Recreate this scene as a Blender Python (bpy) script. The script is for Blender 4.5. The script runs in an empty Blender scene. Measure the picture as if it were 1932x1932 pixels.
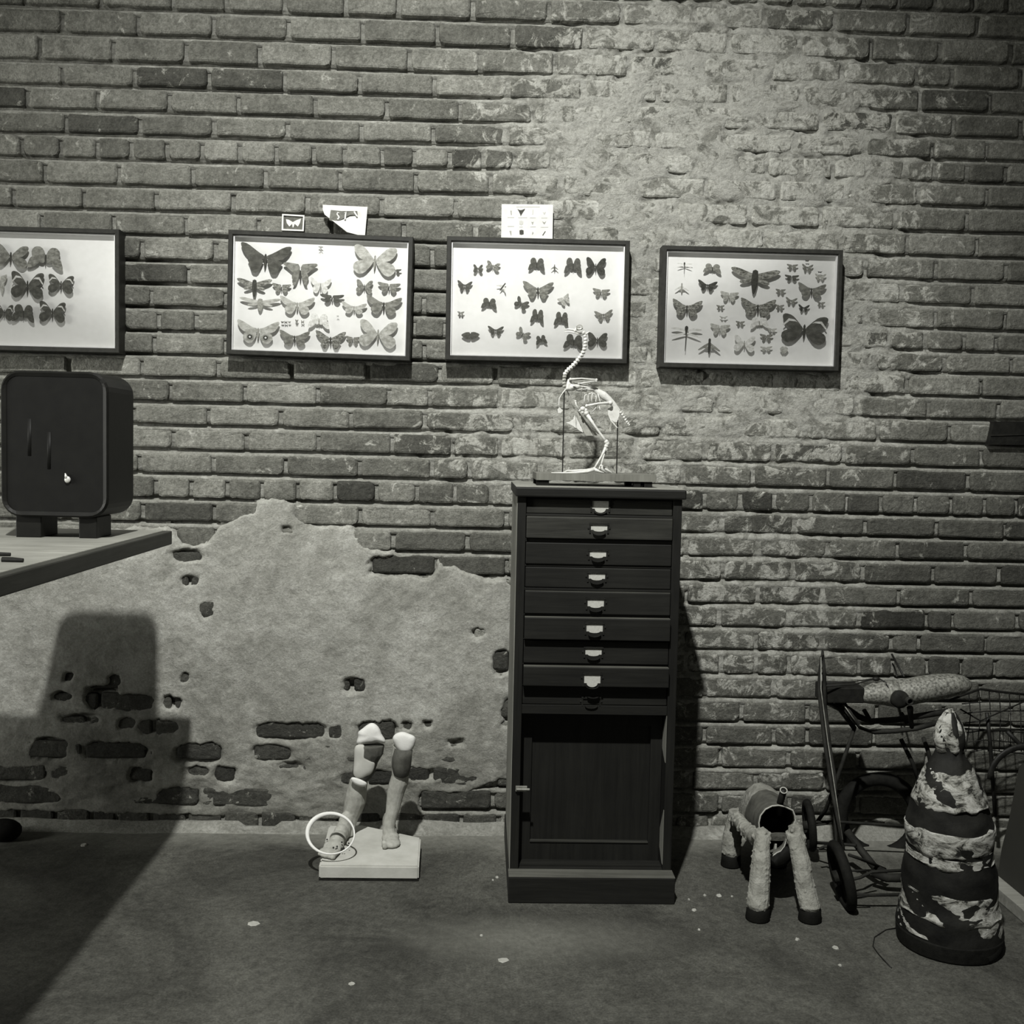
import bpy, bmesh, math, random
import numpy as np
from mathutils import Vector, Matrix, Euler
random.seed(7); np.random.seed(7)
SC = bpy.context.scene
COL = SC.collection
# ------------------------------------------------------------------ camera, world, lamps, exposure
RES, FPX = 1932.0, 2000.0
CAM = np.array([0.0, -3.06, 1.12])
PSI, THETA, ROLL = 0.0300, 0.0590, 0.0215
def cam_basis():
    F = np.array([math.sin(PSI)*math.cos(THETA), math.cos(PSI)*math.cos(THETA), -math.sin(THETA)])
    R0 = np.array([math.cos(PSI), -math.sin(PSI), 0.0]); U0 = np.cross(R0, F)
    return (math.cos(ROLL)*R0+math.sin(ROLL)*U0, -math.sin(ROLL)*R0+math.cos(ROLL)*U0, F)
CR, CU, CF = cam_basis()
cd = bpy.data.cameras.new('camera'); cam = bpy.data.objects.new('camera', cd); COL.objects.link(cam)
cd.sensor_width = 36.0; cd.lens = 36.0*FPX/RES; cd.clip_start = 0.05
m = Matrix.Identity(4)
for i in range(3):
    m[i][0], m[i][1], m[i][2], m[i][3] = CR[i], CU[i], -CF[i], CAM[i]
cam.matrix_world = m
SC.camera = cam
w = bpy.data.worlds.new('world'); SC.world = w; w.use_nodes = True
bg = w.node_tree.nodes['Background']
bg.inputs[0].default_value = (1.0, 1.0, 0.86, 1); bg.inputs[1].default_value = 0.060
def spot(name, loc, aim, power, size, blend, radius, col):
    l = bpy.data.lights.new(name, 'SPOT'); o = bpy.data.objects.new(name, l); COL.objects.link(o)
    l.energy = power; l.spot_size = math.radians(size); l.spot_blend = blend; l.shadow_soft_size = radius; l.color = col
    o.location = loc
    o.rotation_euler = (Vector(aim)-Vector(loc)).to_track_quat('-Z', 'Y').to_euler()
    return o
spot('ceiling_spot_lamp', (-0.36, -2.9, 4.1), (0.08, 0.0, 0.55), 1120, 62, 1.0, 0.05, (1.0, 1.0, 0.955))
def area(name, loc, aim, power, sx, sy, col):
    l = bpy.data.lights.new(name, 'AREA'); o = bpy.data.objects.new(name, l); COL.objects.link(o)
    l.shape = 'RECTANGLE'; l.size = sx; l.size_y = sy; l.energy = power; l.color = col; o.location = loc
    o.rotation_euler = (Vector(aim)-Vector(loc)).to_track_quat('-Z', 'Y').to_euler(); return o
area('side_fill_light', (-4.4, -1.9, 1.7), (0.2, 0.0, 0.5), 120, 1.3, 1.3, (1.0, 1.0, 0.93))  # added soft fill from the left; its source is not in the scene
SC.view_settings.view_transform = 'Standard'; SC.view_settings.look = 'None'
SC.view_settings.gamma = 1.0; SC.view_settings.use_curve_mapping = False
SC.view_settings.exposure = 0.0
# ------------------------------------------------------------------ pixel <-> world
def ray(x, y):
    return CF + (x-966.0)/FPX*CR - (y-966.0)/FPX*CU
def P(x, y, d):                       # point at distance d in front of the brick wall
    r = ray(x, y); t = (-d-CAM[1])/r[1]; return Vector(CAM+t*r)
def PZ(x, y, z=0.0):                  # point at height z
    r = ray(x, y); t = (z-CAM[2])/r[2]; return Vector(CAM+t*r)
def PX(x, y, X):
    r = ray(x, y); t = (X-CAM[0])/r[0]; return Vector(CAM+t*r)
def S(d): return (3.06-d)/FPX         # metres per pixel at distance d
def proj(X, Y, Z):
    v = np.stack([X-CAM[0], Y-CAM[1]+0*X, Z-CAM[2]], -1)
    zc = v@CF
    return 966+FPX*(v@CR)/zc, 966-FPX*(v@CU)/zc
# ------------------------------------------------------------------ noise for relief
def vnoise(x, y, seed=0):
    xi = np.floor(x).astype(np.int64); yi = np.floor(y).astype(np.int64); fx = x-xi; fy = y-yi
    def h(a, b):
        n = (a*374761393+b*668265263+seed*974634777) & 0xffffffff
        n = ((n ^ (n >> 13))*1274126177) & 0xffffffff
        return ((n ^ (n >> 16)) & 0xffff)/65535.0
    u = fx*fx*(3-2*fx); v = fy*fy*(3-2*fy)
    return (h(xi, yi)*(1-u)+h(xi+1, yi)*u)*(1-v)+(h(xi, yi+1)*(1-u)+h(xi+1, yi+1)*u)*v
def fbm(x, y, seed=0, o=4):
    s = 0; a = .5; t = 0
    for k in range(o):
        s = s+a*vnoise(x*2**k, y*2**k, seed+k*17); t += a; a *= .5
    return s/t
def sstep(a, b, x):
    t = np.clip((x-a)/(b-a), 0, 1); return t*t*(3-2*t)
# ------------------------------------------------------------------ materials
class NT:
    def __init__(s, name):
        s.m = bpy.data.materials.new(name); s.m.use_nodes = True; s.t = s.m.node_tree; s.N = s.t.nodes
        s.b = s.N['Principled BSDF']; s.out = s.N['Material Output']
        s.b.inputs['Roughness'].default_value = .85; s.b.inputs['Specular IOR Level'].default_value = .25
    def n(s, typ, ins=None, **kw):
        nd = s.N.new(typ)
        for k, v in kw.items(): setattr(nd, k, v)
        for k, v in (ins or {}).items(): s.set(nd.inputs[k], v)
        return nd
    def set(s, inp, v):
        if isinstance(v, bpy.types.NodeSocket): s.t.links.new(v, inp)
        elif isinstance(v, bpy.types.Node): s.t.links.new(v.outputs[0], inp)
        else: inp.default_value = v
    def math(s, op, a, b=0.0, c=None, clamp=False):
        nd = s.n('ShaderNodeMath', {0: a, 1: b}, operation=op, use_clamp=clamp)
        if c is not None: s.set(nd.inputs[2], c)
        return nd.outputs[0]
    def noise(s, vec, scale, detail=4, rough=.6, dist=0):
        return s.n('ShaderNodeTexNoise', {'Vector': vec, 'Scale': scale, 'Detail': detail, 'Roughness': rough, 'Distortion': dist}).outputs[0]
    def remap(s, v, a, b, c=0.0, d=1.0):
        return s.n('ShaderNodeMapRange', {0: v, 1: a, 2: b, 3: c, 4: d}).outputs[0]
    def col(s, v):                      # grey value -> faint warm-green film grey
        return s.n('ShaderNodeCombineColor', {0: v, 1: v, 2: s.math('MULTIPLY', v, s.math('MULTIPLY_ADD', v, .16, .86, True))}).outputs[0]
    def mix(s, f, a, b):
        nd = s.n('ShaderNodeMix', data_type='FLOAT'); s.set(nd.inputs[0], f); s.set(nd.inputs[2], a); s.set(nd.inputs[3], b); return nd.outputs[0]
    def base(s, v): s.set(s.b.inputs['Base Color'], s.col(v))
    def bump(s, h, strength=.4, dist=.004):
        s.set(s.b.inputs['Normal'], s.n('ShaderNodeBump', {'Height': h, 'Strength': strength, 'Distance': dist}).outputs[0])
    def pos(s): return s.n('ShaderNodeNewGeometry').outputs['Position']
    def obj(s): return s.n('ShaderNodeTexCoord').outputs['Object']
def simple(name, v, var=.25, scale=30, rough=.8, bump=.2, spec=.25, metal=0, bscale=None, bdist=.002):
    k = NT(name); p = k.pos(); nz = k.noise(p, scale, 5)
    k.base(k.math('MULTIPLY', v, k.remap(nz, .3, .7, 1-var, 1+var)))
    k.b.inputs['Roughness'].default_value = rough; k.b.inputs['Specular IOR Level'].default_value = spec; k.b.inputs['Metallic'].default_value = metal
    if bump: k.bump(k.noise(p, bscale or scale*4, 4), bump, bdist)
    return k.m
# whitewash / lime wear on the wall : patches in the places where the old lime still sticks
ELL = [(1340, 300, 560, 430, 1.0), (1420, 640, 460, 360, .95), (1090, 830, 400, 190, .8), (1400, 1150, 330, 300, .65), (1420, 1480, 260, 150, .4)]
def smear_np(px, py):
    s = np.zeros_like(px)
    for (cx, cy, rx, ry, k) in ELL:
        s = np.maximum(s, k*sstep(1.0, .45, np.hypot((px-cx)/rx, (py-cy)/ry)))
    return s
def smear_nodes(k, p):
    s = 0.0
    for (cx, cy, rx, ry, a) in ELL:
        c = P(cx, cy, 0); sc = S(0)
        v = k.n('ShaderNodeVectorMath', {0: p, 1: (c.x, 0, c.z)}, operation='SUBTRACT')
        v = k.n('ShaderNodeVectorMath', {0: v, 1: (1/(rx*sc), 0, 1/(ry*sc))}, operation='MULTIPLY')
        l = k.n('ShaderNodeVectorMath', {0: v}, operation='LENGTH').outputs['Value']
        s = k.math('MAXIMUM', s, k.remap(l, 1.0, .45, 0.0, a))
    return s
def brick_mat(name, vcol):
    k = NT(name); p = k.pos()
    tone = (k.n('ShaderNodeVertexColor', layer_name='tone').outputs[0] if vcol else k.n('ShaderNodeObjectInfo').outputs['Color'])
    tone = k.n('ShaderNodeSeparateColor', {0: tone}).outputs[0]
    n1 = k.noise(p, 14, 6, .65); n2 = k.noise(p, 90, 4, .7)
    v = k.math('MULTIPLY', tone, k.remap(n1, .3, .7, .66, 1.36))
    v = k.math('MULTIPLY', v, k.remap(n2, .3, .7, .66, 1.34))
    n4 = k.noise(p, 230, 3, .8); v = k.math('MULTIPLY', v, k.remap(n4, .3, .7, .72, 1.28))
    sm = smear_nodes(k, p)
    n3 = k.noise(p, 19, 10, .74, .7)
    f = k.remap(k.math('MULTIPLY_ADD', sm, .165, n3), .595, .655)
    f = k.math('MULTIPLY', f, k.remap(n2, .35, .6, .45, 1.0))
    v = k.mix(f, v, k.remap(n1, .3, .7, .28, .46))
    f2 = k.remap(k.noise(p, 6, 8, .7, .4), .60, .68)       # older soot stains
    v = k.mix(k.math('MULTIPLY', f2, .45), v, .055)
    pit = k.remap(k.noise(p, 45, 7, .72, .3), .36, .30); v = k.mix(k.math('MULTIPLY', pit, .75), v, .045)
    k.base(v)
    h = k.math('ADD', k.noise(p, 60, 6, .7), k.math('MULTIPLY', k.noise(p, 16, 3), 1.2))
    k.bump(k.math('ADD', h, k.math('MULTIPLY', n4, .35)), .8, .007); return k.m
MB, MBV = brick_mat('brick_clay', False), brick_mat('brick_clay_joined', True)
def mortar_mat():
    k = NT('lime_mortar'); p = k.pos(); sm = smear_nodes(k, p)
    n1 = k.noise(p, 15, 10, .73, .7); n2 = k.noise(p, 110, 5, .75)
    v = k.math('MULTIPLY', k.remap(n1, .35, .65, .19, .30), k.remap(n2, .3, .7, .68, 1.32))
    f = k.remap(k.math('MULTIPLY_ADD', sm, .18, n1), .57, .66); v = k.mix(f, v, k.remap(n2, .3, .7, .26, .42))
    f2 = k.math('MULTIPLY', k.remap(k.noise(p, 16, 10, .75, .5), .56, .64), k.remap(sm, .2, .8, .35, .85)); v = k.mix(f2, v, .085)
    k.base(v); k.bump(k.math('ADD', k.noise(p, 60, 7, .75), k.math('MULTIPLY', n1, 1.5)), .85, .008); return k.m
def plaster_mat():
    k = NT('old_plaster'); p = k.pos()
    n1 = k.noise(p, 4, 10, .7, .5); n2 = k.noise(p, 150, 4, .8); n3 = k.noise(p, 24, 8, .72, .4)
    v = k.math('MULTIPLY', k.remap(n1, .34, .66, .22, .40), k.remap(n2, .3, .7, .76, 1.24))
    v = k.math('MULTIPLY', v, k.remap(n3, .3, .7, .74, 1.22))
    # darker plaster towards the foot of the wall, with a ragged upper edge
    z = k.n('ShaderNodeSeparateXYZ', {0: p}).outputs[2]
    f = k.remap(k.math('ADD', z, k.math('MULTIPLY', k.math('SUBTRACT', n1, .5), .5)), .42, .08); v = k.math('MULTIPLY', v, k.mix(f, 1.0, .62))
    f2 = k.remap(k.noise(p, 4.5, 9, .72, .5), .61, .70); v = k.mix(k.math('MULTIPLY', f2, .6), v, .14)
    k.base(v); k.bump(k.math('ADD', k.noise(p, 85, 7, .78), n3), .8, .006); return k.m
def floor_mat():
    k = NT('worn_concrete'); p = k.pos()
    n1 = k.noise(p, 2.6, 10, .72, .5); n2 = k.noise(p, 48, 9, .8, .2); n3 = k.noise(p, 190, 3, .8)
    v = k.remap(n1, .36, .64, .030, .080); v = k.math('MULTIPLY', v, k.remap(n2, .32, .68, .55, 1.5)); v = k.math('MULTIPLY', v, k.remap(n3, .3, .7, .6, 1.4))
    xyz = k.n('ShaderNodeSeparateXYZ', {0: p}); x, y = xyz.outputs[0], xyz.outputs[1]
    yy = k.math('ADD', y, k.math('MULTIPLY', k.math('SUBTRACT', n1, .5), .25))
    v = k.mix(k.math('MULTIPLY', k.remap(yy, -.20, -.05), .75), v, k.remap(n2, .3, .7, .13, .24))                # lime dust swept along the wall
    c = PZ(1010, 1770)                                                                # pale scuffed patch before the cabinet
    q = k.n('ShaderNodeVectorMath', {0: k.n('ShaderNodeVectorMath', {0: p, 1: tuple(c)}, operation='SUBTRACT'), 1: (2.6, 7.0, 0)}, operation='MULTIPLY')
    l = k.n('ShaderNodeVectorMath', {0: q}, operation='LENGTH').outputs['Value']
    v = k.mix(k.math('MULTIPLY', k.remap(k.math('ADD', l, k.math('MULTIPLY', n2, .8)), 1.35, .55), .65), v, k.remap(n2, .3, .7, .08, .18))
    k.base(v); k.b.inputs['Roughness'].default_value = .7
    k.bump(k.math('ADD', n2, k.math('MULTIPLY', n3, .4)), .35, .004); return k.m
def wood_mat(name, v0, v1, axis=0, scale=3.0, rough=.55):
    k = NT(name); o = k.obj()
    sc = [1.2, 1.2, 1.2]; sc = [22.0, 22.0, 22.0]; sc[axis] = 1.4
    mp = k.n('ShaderNodeMapping', {'Vector': o, 'Scale': tuple(sc)})
    g = k.noise(mp, scale, 6, .65, .6)
    v = k.remap(g, .3, .7, v0, v1); v = k.math('MULTIPLY', v, k.remap(k.noise(k.pos(), 6, 4), .3, .7, .8, 1.2))
    k.base(v); k.b.inputs['Roughness'].default_value = rough; k.bump(g, .15, .002); return k.m
MM, MP, MF = mortar_mat(), plaster_mat(), floor_mat()
M_CAB = wood_mat('dark_stained_wood', .006, .013, 0)
M_CABV = wood_mat('dark_stained_wood_upright', .005, .011, 2)
M_DRAW = wood_mat('drawer_oak', .010, .034, 0)
M_BENCH = wood_mat('bench_wood', .17, .28, 0)
M_BENCHE = wood_mat('bench_edge_wood', .03, .055, 1)
M_CARD = simple('paper_card', .62, .06, 60, .7, .05)
M_LEDGE = wood_mat('worn_lit_ledge_wood', .05, .09, 0)
M_PALE = wood_mat('pale_wood', .16, .26, 2)
M_LABEL = simple('label_card', .40, .12, 220, .7, 0)
M_INK = simple('printed_ink', .05, .2, 200, .8, 0)
M_INKG = simple('grey_ink', .30, .2, 200, .8, 0)
M_FRAME = simple('black_frame_paint', .022, .3, 60, .5, .1)
M_BOARD = simple('white_foam_board', .74, .03, 60, .9, .05)
M_WALLCASE = simple('white_case_lining', .85, .05, 60, .9, .05)
M_BONE = simple('bleached_bone', .56, .12, 90, .6, .25)
M_BONED = simple('shaded_bone', .30, .2, 90, .6, .25)  # darker copy of the bone: shade on far-side bones put into the colour
M_PLINTH = wood_mat('plinth_wood', .10, .17, 2)
M_IRON = simple('black_iron', .010, .4, 60, .55, .25, .25)
M_RUST = simple('rusty_iron', .016, .6, 25, .75, .4, .15)
M_STEEL = simple('worn_steel', .22, .5, 45, .5, .3, .4, .3)
M_TANK = simple('speckled_tank_metal', .17, .9, 150, .55, .5, .5, .2)
M_GLOSS = simple('dark_enamel', .007, .3, 30, .5, .05, .2)
M_GLOSSIN = simple('dark_reflection', .004, .3, 30, .6, .02, .2)
M_RUBBER = simple('black_rubber', .008, .4, 60, .8, .3, .12)
M_CAST = simple('cast_plaster', .42, .10, 20, .85, .25)
M_CASTW = simple('white_plaster', .64, .05, 30, .85, .25)
M_LEG = simple('grey_painted_leg', .30, .25, 45, .75, .3)
M_LEGD = simple('dark_leg_piece', .07, .45, 30, .75, .3)
M_SLAB = simple('plaster_slab', .40, .14, 14, .85, .3)
M_WOOL = simple('felted_wool', .22, .35, 40, .95, .8, .1, 0, 90, .006)
M_WOOLD = simple('dark_felt', .07, .4, 40, .95, .8, .1, 0, 70, .008)
M_HOOF = simple('black_hoof', .007, .3, 60, .7, .2, .1)
M_RIM = simple('torn_edge', .34, .2, 120, .9, .5)
M_CHIP = simple('lime_chip', .32, .2, 60, .9, .3)
M_GLINT = simple('front_glint', .55, .05, 60, .4, 0, .4, .2)
def glass_mat():
    k = NT('case_glass'); N = k.N
    t = k.n('ShaderNodeBsdfTransparent'); g = k.n('ShaderNodeBsdfGlossy', {'Roughness': .04})
    f = k.n('ShaderNodeFresnel', {'IOR': 1.45})
    mx = k.n('ShaderNodeMixShader', {0: k.math('MULTIPLY', f.outputs[0], .6), 1: t.outputs[0], 2: g.outputs[0]})
    k.t.links.new(mx.outputs[0], k.out.inputs['Surface']); return k.m
M_GLASS = glass_mat()
def wing_mat(name, a, b, scale=1.6):
    k = NT(name); o = k.obj()
    n1 = k.noise(o, scale*2.2, 5, .65, .5)
    k.base(k.remap(n1, .38, .62, a, b)); return k.m
WINGS = {'d': wing_mat('wing_dark', .06, .12, 1.5), 'D': wing_mat('wing_black', .035, .075, 1.5), 'm': wing_mat('wing_grey', .12, .28), 'M': wing_mat('wing_mottled', .06, .34, 3.0),
         'p': wing_mat('wing_pale', .28, .52), 'v': wing_mat('wing_faint', .48, .72), 'c': wing_mat('wing_clear', .50, .70), 'g': wing_mat('wing_smoky', .18, .34)}
M_BODY = simple('insect_body', .05, .4, 200, .8, 0)
M_BODYP = simple('pale_insect_body', .28, .4, 200, .8, 0)
def wrap_mat():
    k = NT('peeling_wrap'); o = k.obj(); mp = k.n('ShaderNodeMapping', {'Vector': o, 'Scale': (9, 9, 17)})
    n = k.noise(mp, 2.4, 10, .76, .8); n2 = k.noise(o, 60, 4, .7)
    v = k.mix(k.remap(n, .40, .54), .015, k.remap(n2, .3, .7, .34, .56)); k.base(v); k.bump(n, .8, .01); return k.m
M_WRAP = wrap_mat()
M_TAR = simple('tarred_wood', .009, .9, 14, .75, .7, .2)
# ------------------------------------------------------------------ object helpers
def prop(o, label=None, cat=None, group=None, kind=None):
    if label: o['label'] = label
    if cat: o['category'] = cat
    if group: o['group'] = group
    if kind: o['kind'] = kind
    return o
def link(name, me, parent=None, smooth=False):
    o = bpy.data.objects.new(name, me); COL.objects.link(o)
    if parent is not None:
        o.parent = parent; o.matrix_parent_inverse = parent.matrix_basis.inverted()
    if smooth and me: me.polygons.foreach_set('use_smooth', [True]*len(me.polygons))
    return o
def mesh(name, vs, fs, mat, parent=None, smooth=False):
    me = bpy.data.meshes.new(name); me.from_pydata([tuple(v) for v in vs], [], fs); me.materials.append(mat); me.update()
    return link(name, me, parent, smooth)
def empty(name, loc, label, cat, group=None):
    o = bpy.data.objects.new(name, None); COL.objects.link(o); o.location = loc; o.empty_display_size = .05
    bpy.context.view_layer.update() if False else None
    o.matrix_basis = Matrix.Translation(loc)
    return prop(o, label, cat, group)
class G:                               # vertex/face collector
    def __init__(s): s.v = []; s.f = []
    def add(s, vs, fs):
        b = len(s.v); s.v += [tuple(v) for v in vs]; s.f += [tuple(i+b for i in f) for f in fs]; return s
    def box(s, lo, hi, bev=0.0):
        bm = bmesh.new(); bmesh.ops.create_cube(bm, size=1)
        lo, hi = Vector(lo), Vector(hi)
        for v in bm.verts: v.co = Vector([lo[i]+(v.co[i]+.5)*(hi[i]-lo[i]) for i in range(3)])
        if bev: bmesh.ops.bevel(bm, geom=bm.edges[:], offset=bev, segments=2, profile=.6, affect='EDGES')
        bm.verts.index_update(); s.add([v.co for v in bm.verts], [[v.index for v in f.verts] for f in bm.faces]); bm.free(); return s
    def quadbox(s, a, b):              # hexahedron from two matching quads
        s.add(list(a)+list(b), [(3, 2, 1, 0), (4, 5, 6, 7), (0, 1, 5, 4), (1, 2, 6, 5), (2, 3, 7, 6), (3, 0, 4, 7)]); return s
    def loft(s, rings, cap=True, closed=False):
        n = len(rings[0]); b = len(s.v); vs = [p for r in rings for p in r]; fs = []
        R = len(rings)
        for i in range(R if closed else R-1):
            j = (i+1) % R
            for k in range(n):
                q = (k+1) % n; fs.append((i*n+k, i*n+q, j*n+q, j*n+k))
        if cap and not closed: fs += [tuple(range(n-1, -1, -1)), tuple((R-1)*n+k for k in range(n))]
        return s.add(vs, fs)
    def tube(s, pts, rad, seg=8, flat=None, closed=False):
        pts = [Vector(p) for p in pts]; n = len(pts)
        if not hasattr(rad, '__len__'): rad = [rad]*n
        rings = []; prev = None
        for i, p in enumerate(pts):
            a = pts[(i-1) % n] if (closed or i > 0) else p; b = pts[(i+1) % n] if (closed or i < n-1) else p
            t = (b-a).normalized()
            if prev is None:
                u = t.cross(Vector((0, 1, 0)))
                if u.length < .2: u = t.cross(Vector((1, 0, 0)))
            else: u = prev-t*prev.dot(t)
            u.normalize(); prev = u; v = t.cross(u)
            fl = 1 if flat is None else flat
            rings.append([p+(u*math.cos(2*math.pi*k/seg)+v*math.sin(2*math.pi*k/seg)*fl)*rad[i] for k in range(seg)])
        return s.loft(rings, True, closed)
    def ball(s, c, r, seg=10, rings=6, rot=None):
        if not hasattr(r, '__len__'): r = (r, r, r)
        c = Vector(c); vs = [Vector((0, 0, -1))]; fs = []
        for i in range(1, rings):
            a = -math.pi/2+math.pi*i/rings
            for k in range(seg):
                t = 2*math.pi*k/seg; vs.append(Vector((math.cos(a)*math.cos(t), math.cos(a)*math.sin(t), math.sin(a))))
        vs.append(Vector((0, 0, 1)))
        for k in range(seg):
            q = (k+1) % seg; fs.append((0, 1+q, 1+k)); fs.append((len(vs)-1, 1+(rings-2)*seg+k, 1+(rings-2)*seg+q))
            for i in range(rings-2): fs.append((1+i*seg+k, 1+i*seg+q, 1+(i+1)*seg+q, 1+(i+1)*seg+k))
        out = []
        for v in vs:
            v = Vector((v.x*r[0], v.y*r[1], v.z*r[2]))
            if rot: v.rotate(rot)
            out.append(c+v)
        return s.add(out, fs)
    def plate(s, pts, off):            # polygon extruded by vector off
        n = len(pts); off = Vector(off); a = [Vector(p) for p in pts]; b = [p+off for p in a]
        return s.add(a+b, [tuple(range(n)), tuple(range(2*n-1, n-1, -1))]+[(k, k+n, (k+1) % n+n, (k+1) % n) for k in range(n)])
    def lathe(s, prof, c, seg=40, cap=True):
        c = Vector(c)
        return s.loft([[c+Vector((r*math.cos(2*math.pi*k/seg), r*math.sin(2*math.pi*k/seg), z)) for k in range(seg)] for r, z in prof], cap)
    def build(s, name, mat, parent=None, smooth=False): return mesh(name, s.v, s.f, mat, parent, smooth)
def remesh(o, size, smooth=True, extra=0):
    r = o.modifiers.new('remesh', 'REMESH'); r.mode = 'VOXEL'; r.voxel_size = size; r.use_smooth_shade = smooth
    if extra:
        c = o.modifiers.new('smooth', 'SMOOTH'); c.iterations = extra; c.factor = .5
    return o
def inpoly(px, py, poly):
    ins = np.zeros(px.shape, bool); n = len(poly)
    for i in range(n):
        x1, y1 = poly[i]; x2, y2 = poly[(i+1) % n]
        if y1 == y2: continue
        c = ((y1 > py) != (y2 > py)) & (px < (x2-x1)*(py-y1)/(y2-y1)+x1); ins ^= c
    return ins
def sdist(px, py, poly):               # + inside, pixels
    d = np.full(px.shape, 1e9); n = len(poly)
    for i in range(n):
        x1, y1 = poly[i]; x2, y2 = poly[(i+1) % n]; dx, dy = x2-x1, y2-y1
        t = np.clip(((px-x1)*dx+(py-y1)*dy)/(dx*dx+dy*dy+1e-9), 0, 1)
        d = np.minimum(d, np.hypot(px-x1-t*dx, py-y1-t*dy))
    return np.where(inpoly(px, py, poly), d, -d)
# ------------------------------------------------------------------ brick wall
LCOURSE = {-2: (100, -84), -1: (100, -36), 0: (100, 13), 1: (100, 63), 2: (100, 116), 3: (100, 162), 4: (100, 208), 5: (100, 253), 6: (100, 300), 7: (100, 349), 8: (100, 395),
           9: (300, 446), 10: (300, 494), 11: (300, 538), 12: (300, 582), 13: (300, 627), 14: (300, 671), 15: (341, 716), 16: (341, 762), 17: (341, 806), 18: (341, 852), 19: (341, 897),
           20: (341, 944), 21: (341, 989), 22: (800, 1045), 23: (800, 1088), 24: (341, 1126), 25: (341, 1171), 26: (341, 1215), 27: (341, 1261), 28: (341, 1307), 29: (341, 1351), 30: (341, 1396),
           31: (341, 1438), 32: (341, 1481), 33: (341, 1525), 34: (341, 1570)}
RCOURSE = {-2: -23, -1: 24, 0: 72, 1: 122, 2: 168, 3: 215, 4: 261, 5: 304, 6: 347, 7: 393, 8: 441, 9: 488, 10: 534, 11: 580, 12: 626, 13: 667, 14: 708, 15: 752, 16: 795, 17: 840,
           18: 886, 19: 932, 20: 978, 21: 1020, 22: 1062, 23: 1108, 24: 1150, 25: 1194, 26: 1237, 27: 1283, 28: 1327, 29: 1373, 30: 1415, 31: 1459, 32: 1501, 33: 1545, 34: 1590}
JOINT = {
 -1: [1566, 1632, 1698, 1767, 1836, 1901], 0: [46, 190, 326, 427, 537, 652, 752, 892, 1037, 1174, 1310, 1444, 1577, 1715, 1845],
 1: [116, 260, 402, 543, 685, 825, 967, 1104, 1240, 1376, 1510, 1645, 1777, 1908], 2: [75, 214, 351, 490, 629, 772, 907, 1047, 1188, 1326, 1455, 1591, 1731, 1799],
 3: [118, 253, 394, 537, 679, 819, 959, 1102, 1242, 1377, 1512, 1605, 1738, 1869], 4: [50, 185, 319, 449, 595, 730, 868, 1006, 1143, 1281, 1419, 1550, 1688, 1800],
 5: [124, 263, 403, 543, 682, 817, 955, 1095, 1232, 1366, 1500, 1634, 1761, 1863], 6: [41, 114, 182, 247, 315, 381, 452, 522, 591, 651, 721, 781, 849, 912, 971, 1044, 1109, 1174, 1239, 1312, 1383, 1448, 1512, 1573, 1638, 1709, 1765, 1827, 1899],
 7: [84, 224, 363, 501, 641, 784, 925, 1058, 1198, 1333, 1469, 1598, 1734, 1863], 8: [25, 158, 295, 439, 580, 720, 860, 1000, 1136, 1275, 1415, 1550, 1691, 1826],
 9: [78, 214, 351, 488, 625, 761, 897, 1036, 1172, 1308, 1444, 1587, 1713, 1845], 10: [130, 268, 406, 545, 680, 815, 955, 1095, 1230, 1366, 1500, 1635, 1767, 1900],
 11: [80, 217, 355, 490, 760, 1030, 1298, 1430, 1570, 1703, 1837], 12: [148, 286, 425, 800, 1225, 1550, 1635, 1767, 1897], 13: [299, 370, 440, 780, 840, 1210, 1550, 1613, 1680, 1747, 1820, 1881],
 14: [153, 291, 425, 800, 1225, 1520, 1651, 1784, 1909], 15: [130, 268, 411, 551, 694, 830, 935, 1072, 1207, 1335, 1465, 1590, 1712, 1852], 16: [185, 321, 462, 599, 735, 811, 943, 1080, 1215, 1350, 1484, 1616, 1753, 1886],
 17: [253, 392, 529, 662, 801, 975, 1110, 1250, 1385, 1520, 1658, 1792], 18: [187, 326, 464, 601, 739, 854, 943, 1070, 1200, 1330, 1460, 1592, 1724, 1853], 19: [262, 402, 539, 678, 815, 886, 1020, 1155, 1290, 1422, 1563, 1690, 1828],
 20: [223, 293, 360, 428, 494, 561, 632, 710, 787, 858, 926, 990, 1060, 1130, 1200, 1265, 1330, 1397, 1462, 1531, 1598, 1662, 1729, 1796, 1858, 1919], 21: [268, 404, 548, 679, 816, 955, 1090, 1228, 1363, 1500, 1634, 1768, 1896],
 22: [328, 408, 603, 742, 882, 1020, 1155, 1295, 1430, 1563, 1693, 1823], 23: [320, 385, 560, 699, 824, 957, 1095, 1230, 1364, 1496, 1629, 1761, 1886], 24: [290, 358, 430, 1295, 1430, 1552, 1696, 1832],
 25: [1357, 1488, 1622, 1749, 1797, 1921], 26: [1290, 1427, 1552, 1682, 1735, 1860], 27: [1294, 1361, 1427, 1489, 1552, 1622, 1684, 1750, 1813, 1877], 28: [1330, 1461, 1591, 1720, 1850],
 29: [1400, 1524, 1655, 1780], 30: [165, 290, 478, 616, 670, 748, 1330, 1460, 1524, 1650, 1780], 31: [158, 280, 330, 420, 476, 552, 1360, 1488, 1620, 1750], 32: [230, 290, 350, 400, 445, 1428, 1557, 1690, 1820],
 33: [120, 245, 378, 520, 660, 790, 930, 1360, 1490, 1620, 1750], 34: [104, 172, 219, 285, 352, 420, 490, 560, 640, 720, 795, 870, 940]}
HEADER = {-1, 6, 13, 20, 27, 34}
def courseline(k):
    lx, ly = LCOURSE[k]; a = P(lx, ly, 0); b = P(1850, RCOURSE[k], 0)
    s = (b.z-a.z)/(b.x-a.x); return a.z-s*a.x, s
CL = {k: courseline(k) for k in LCOURSE}
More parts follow.
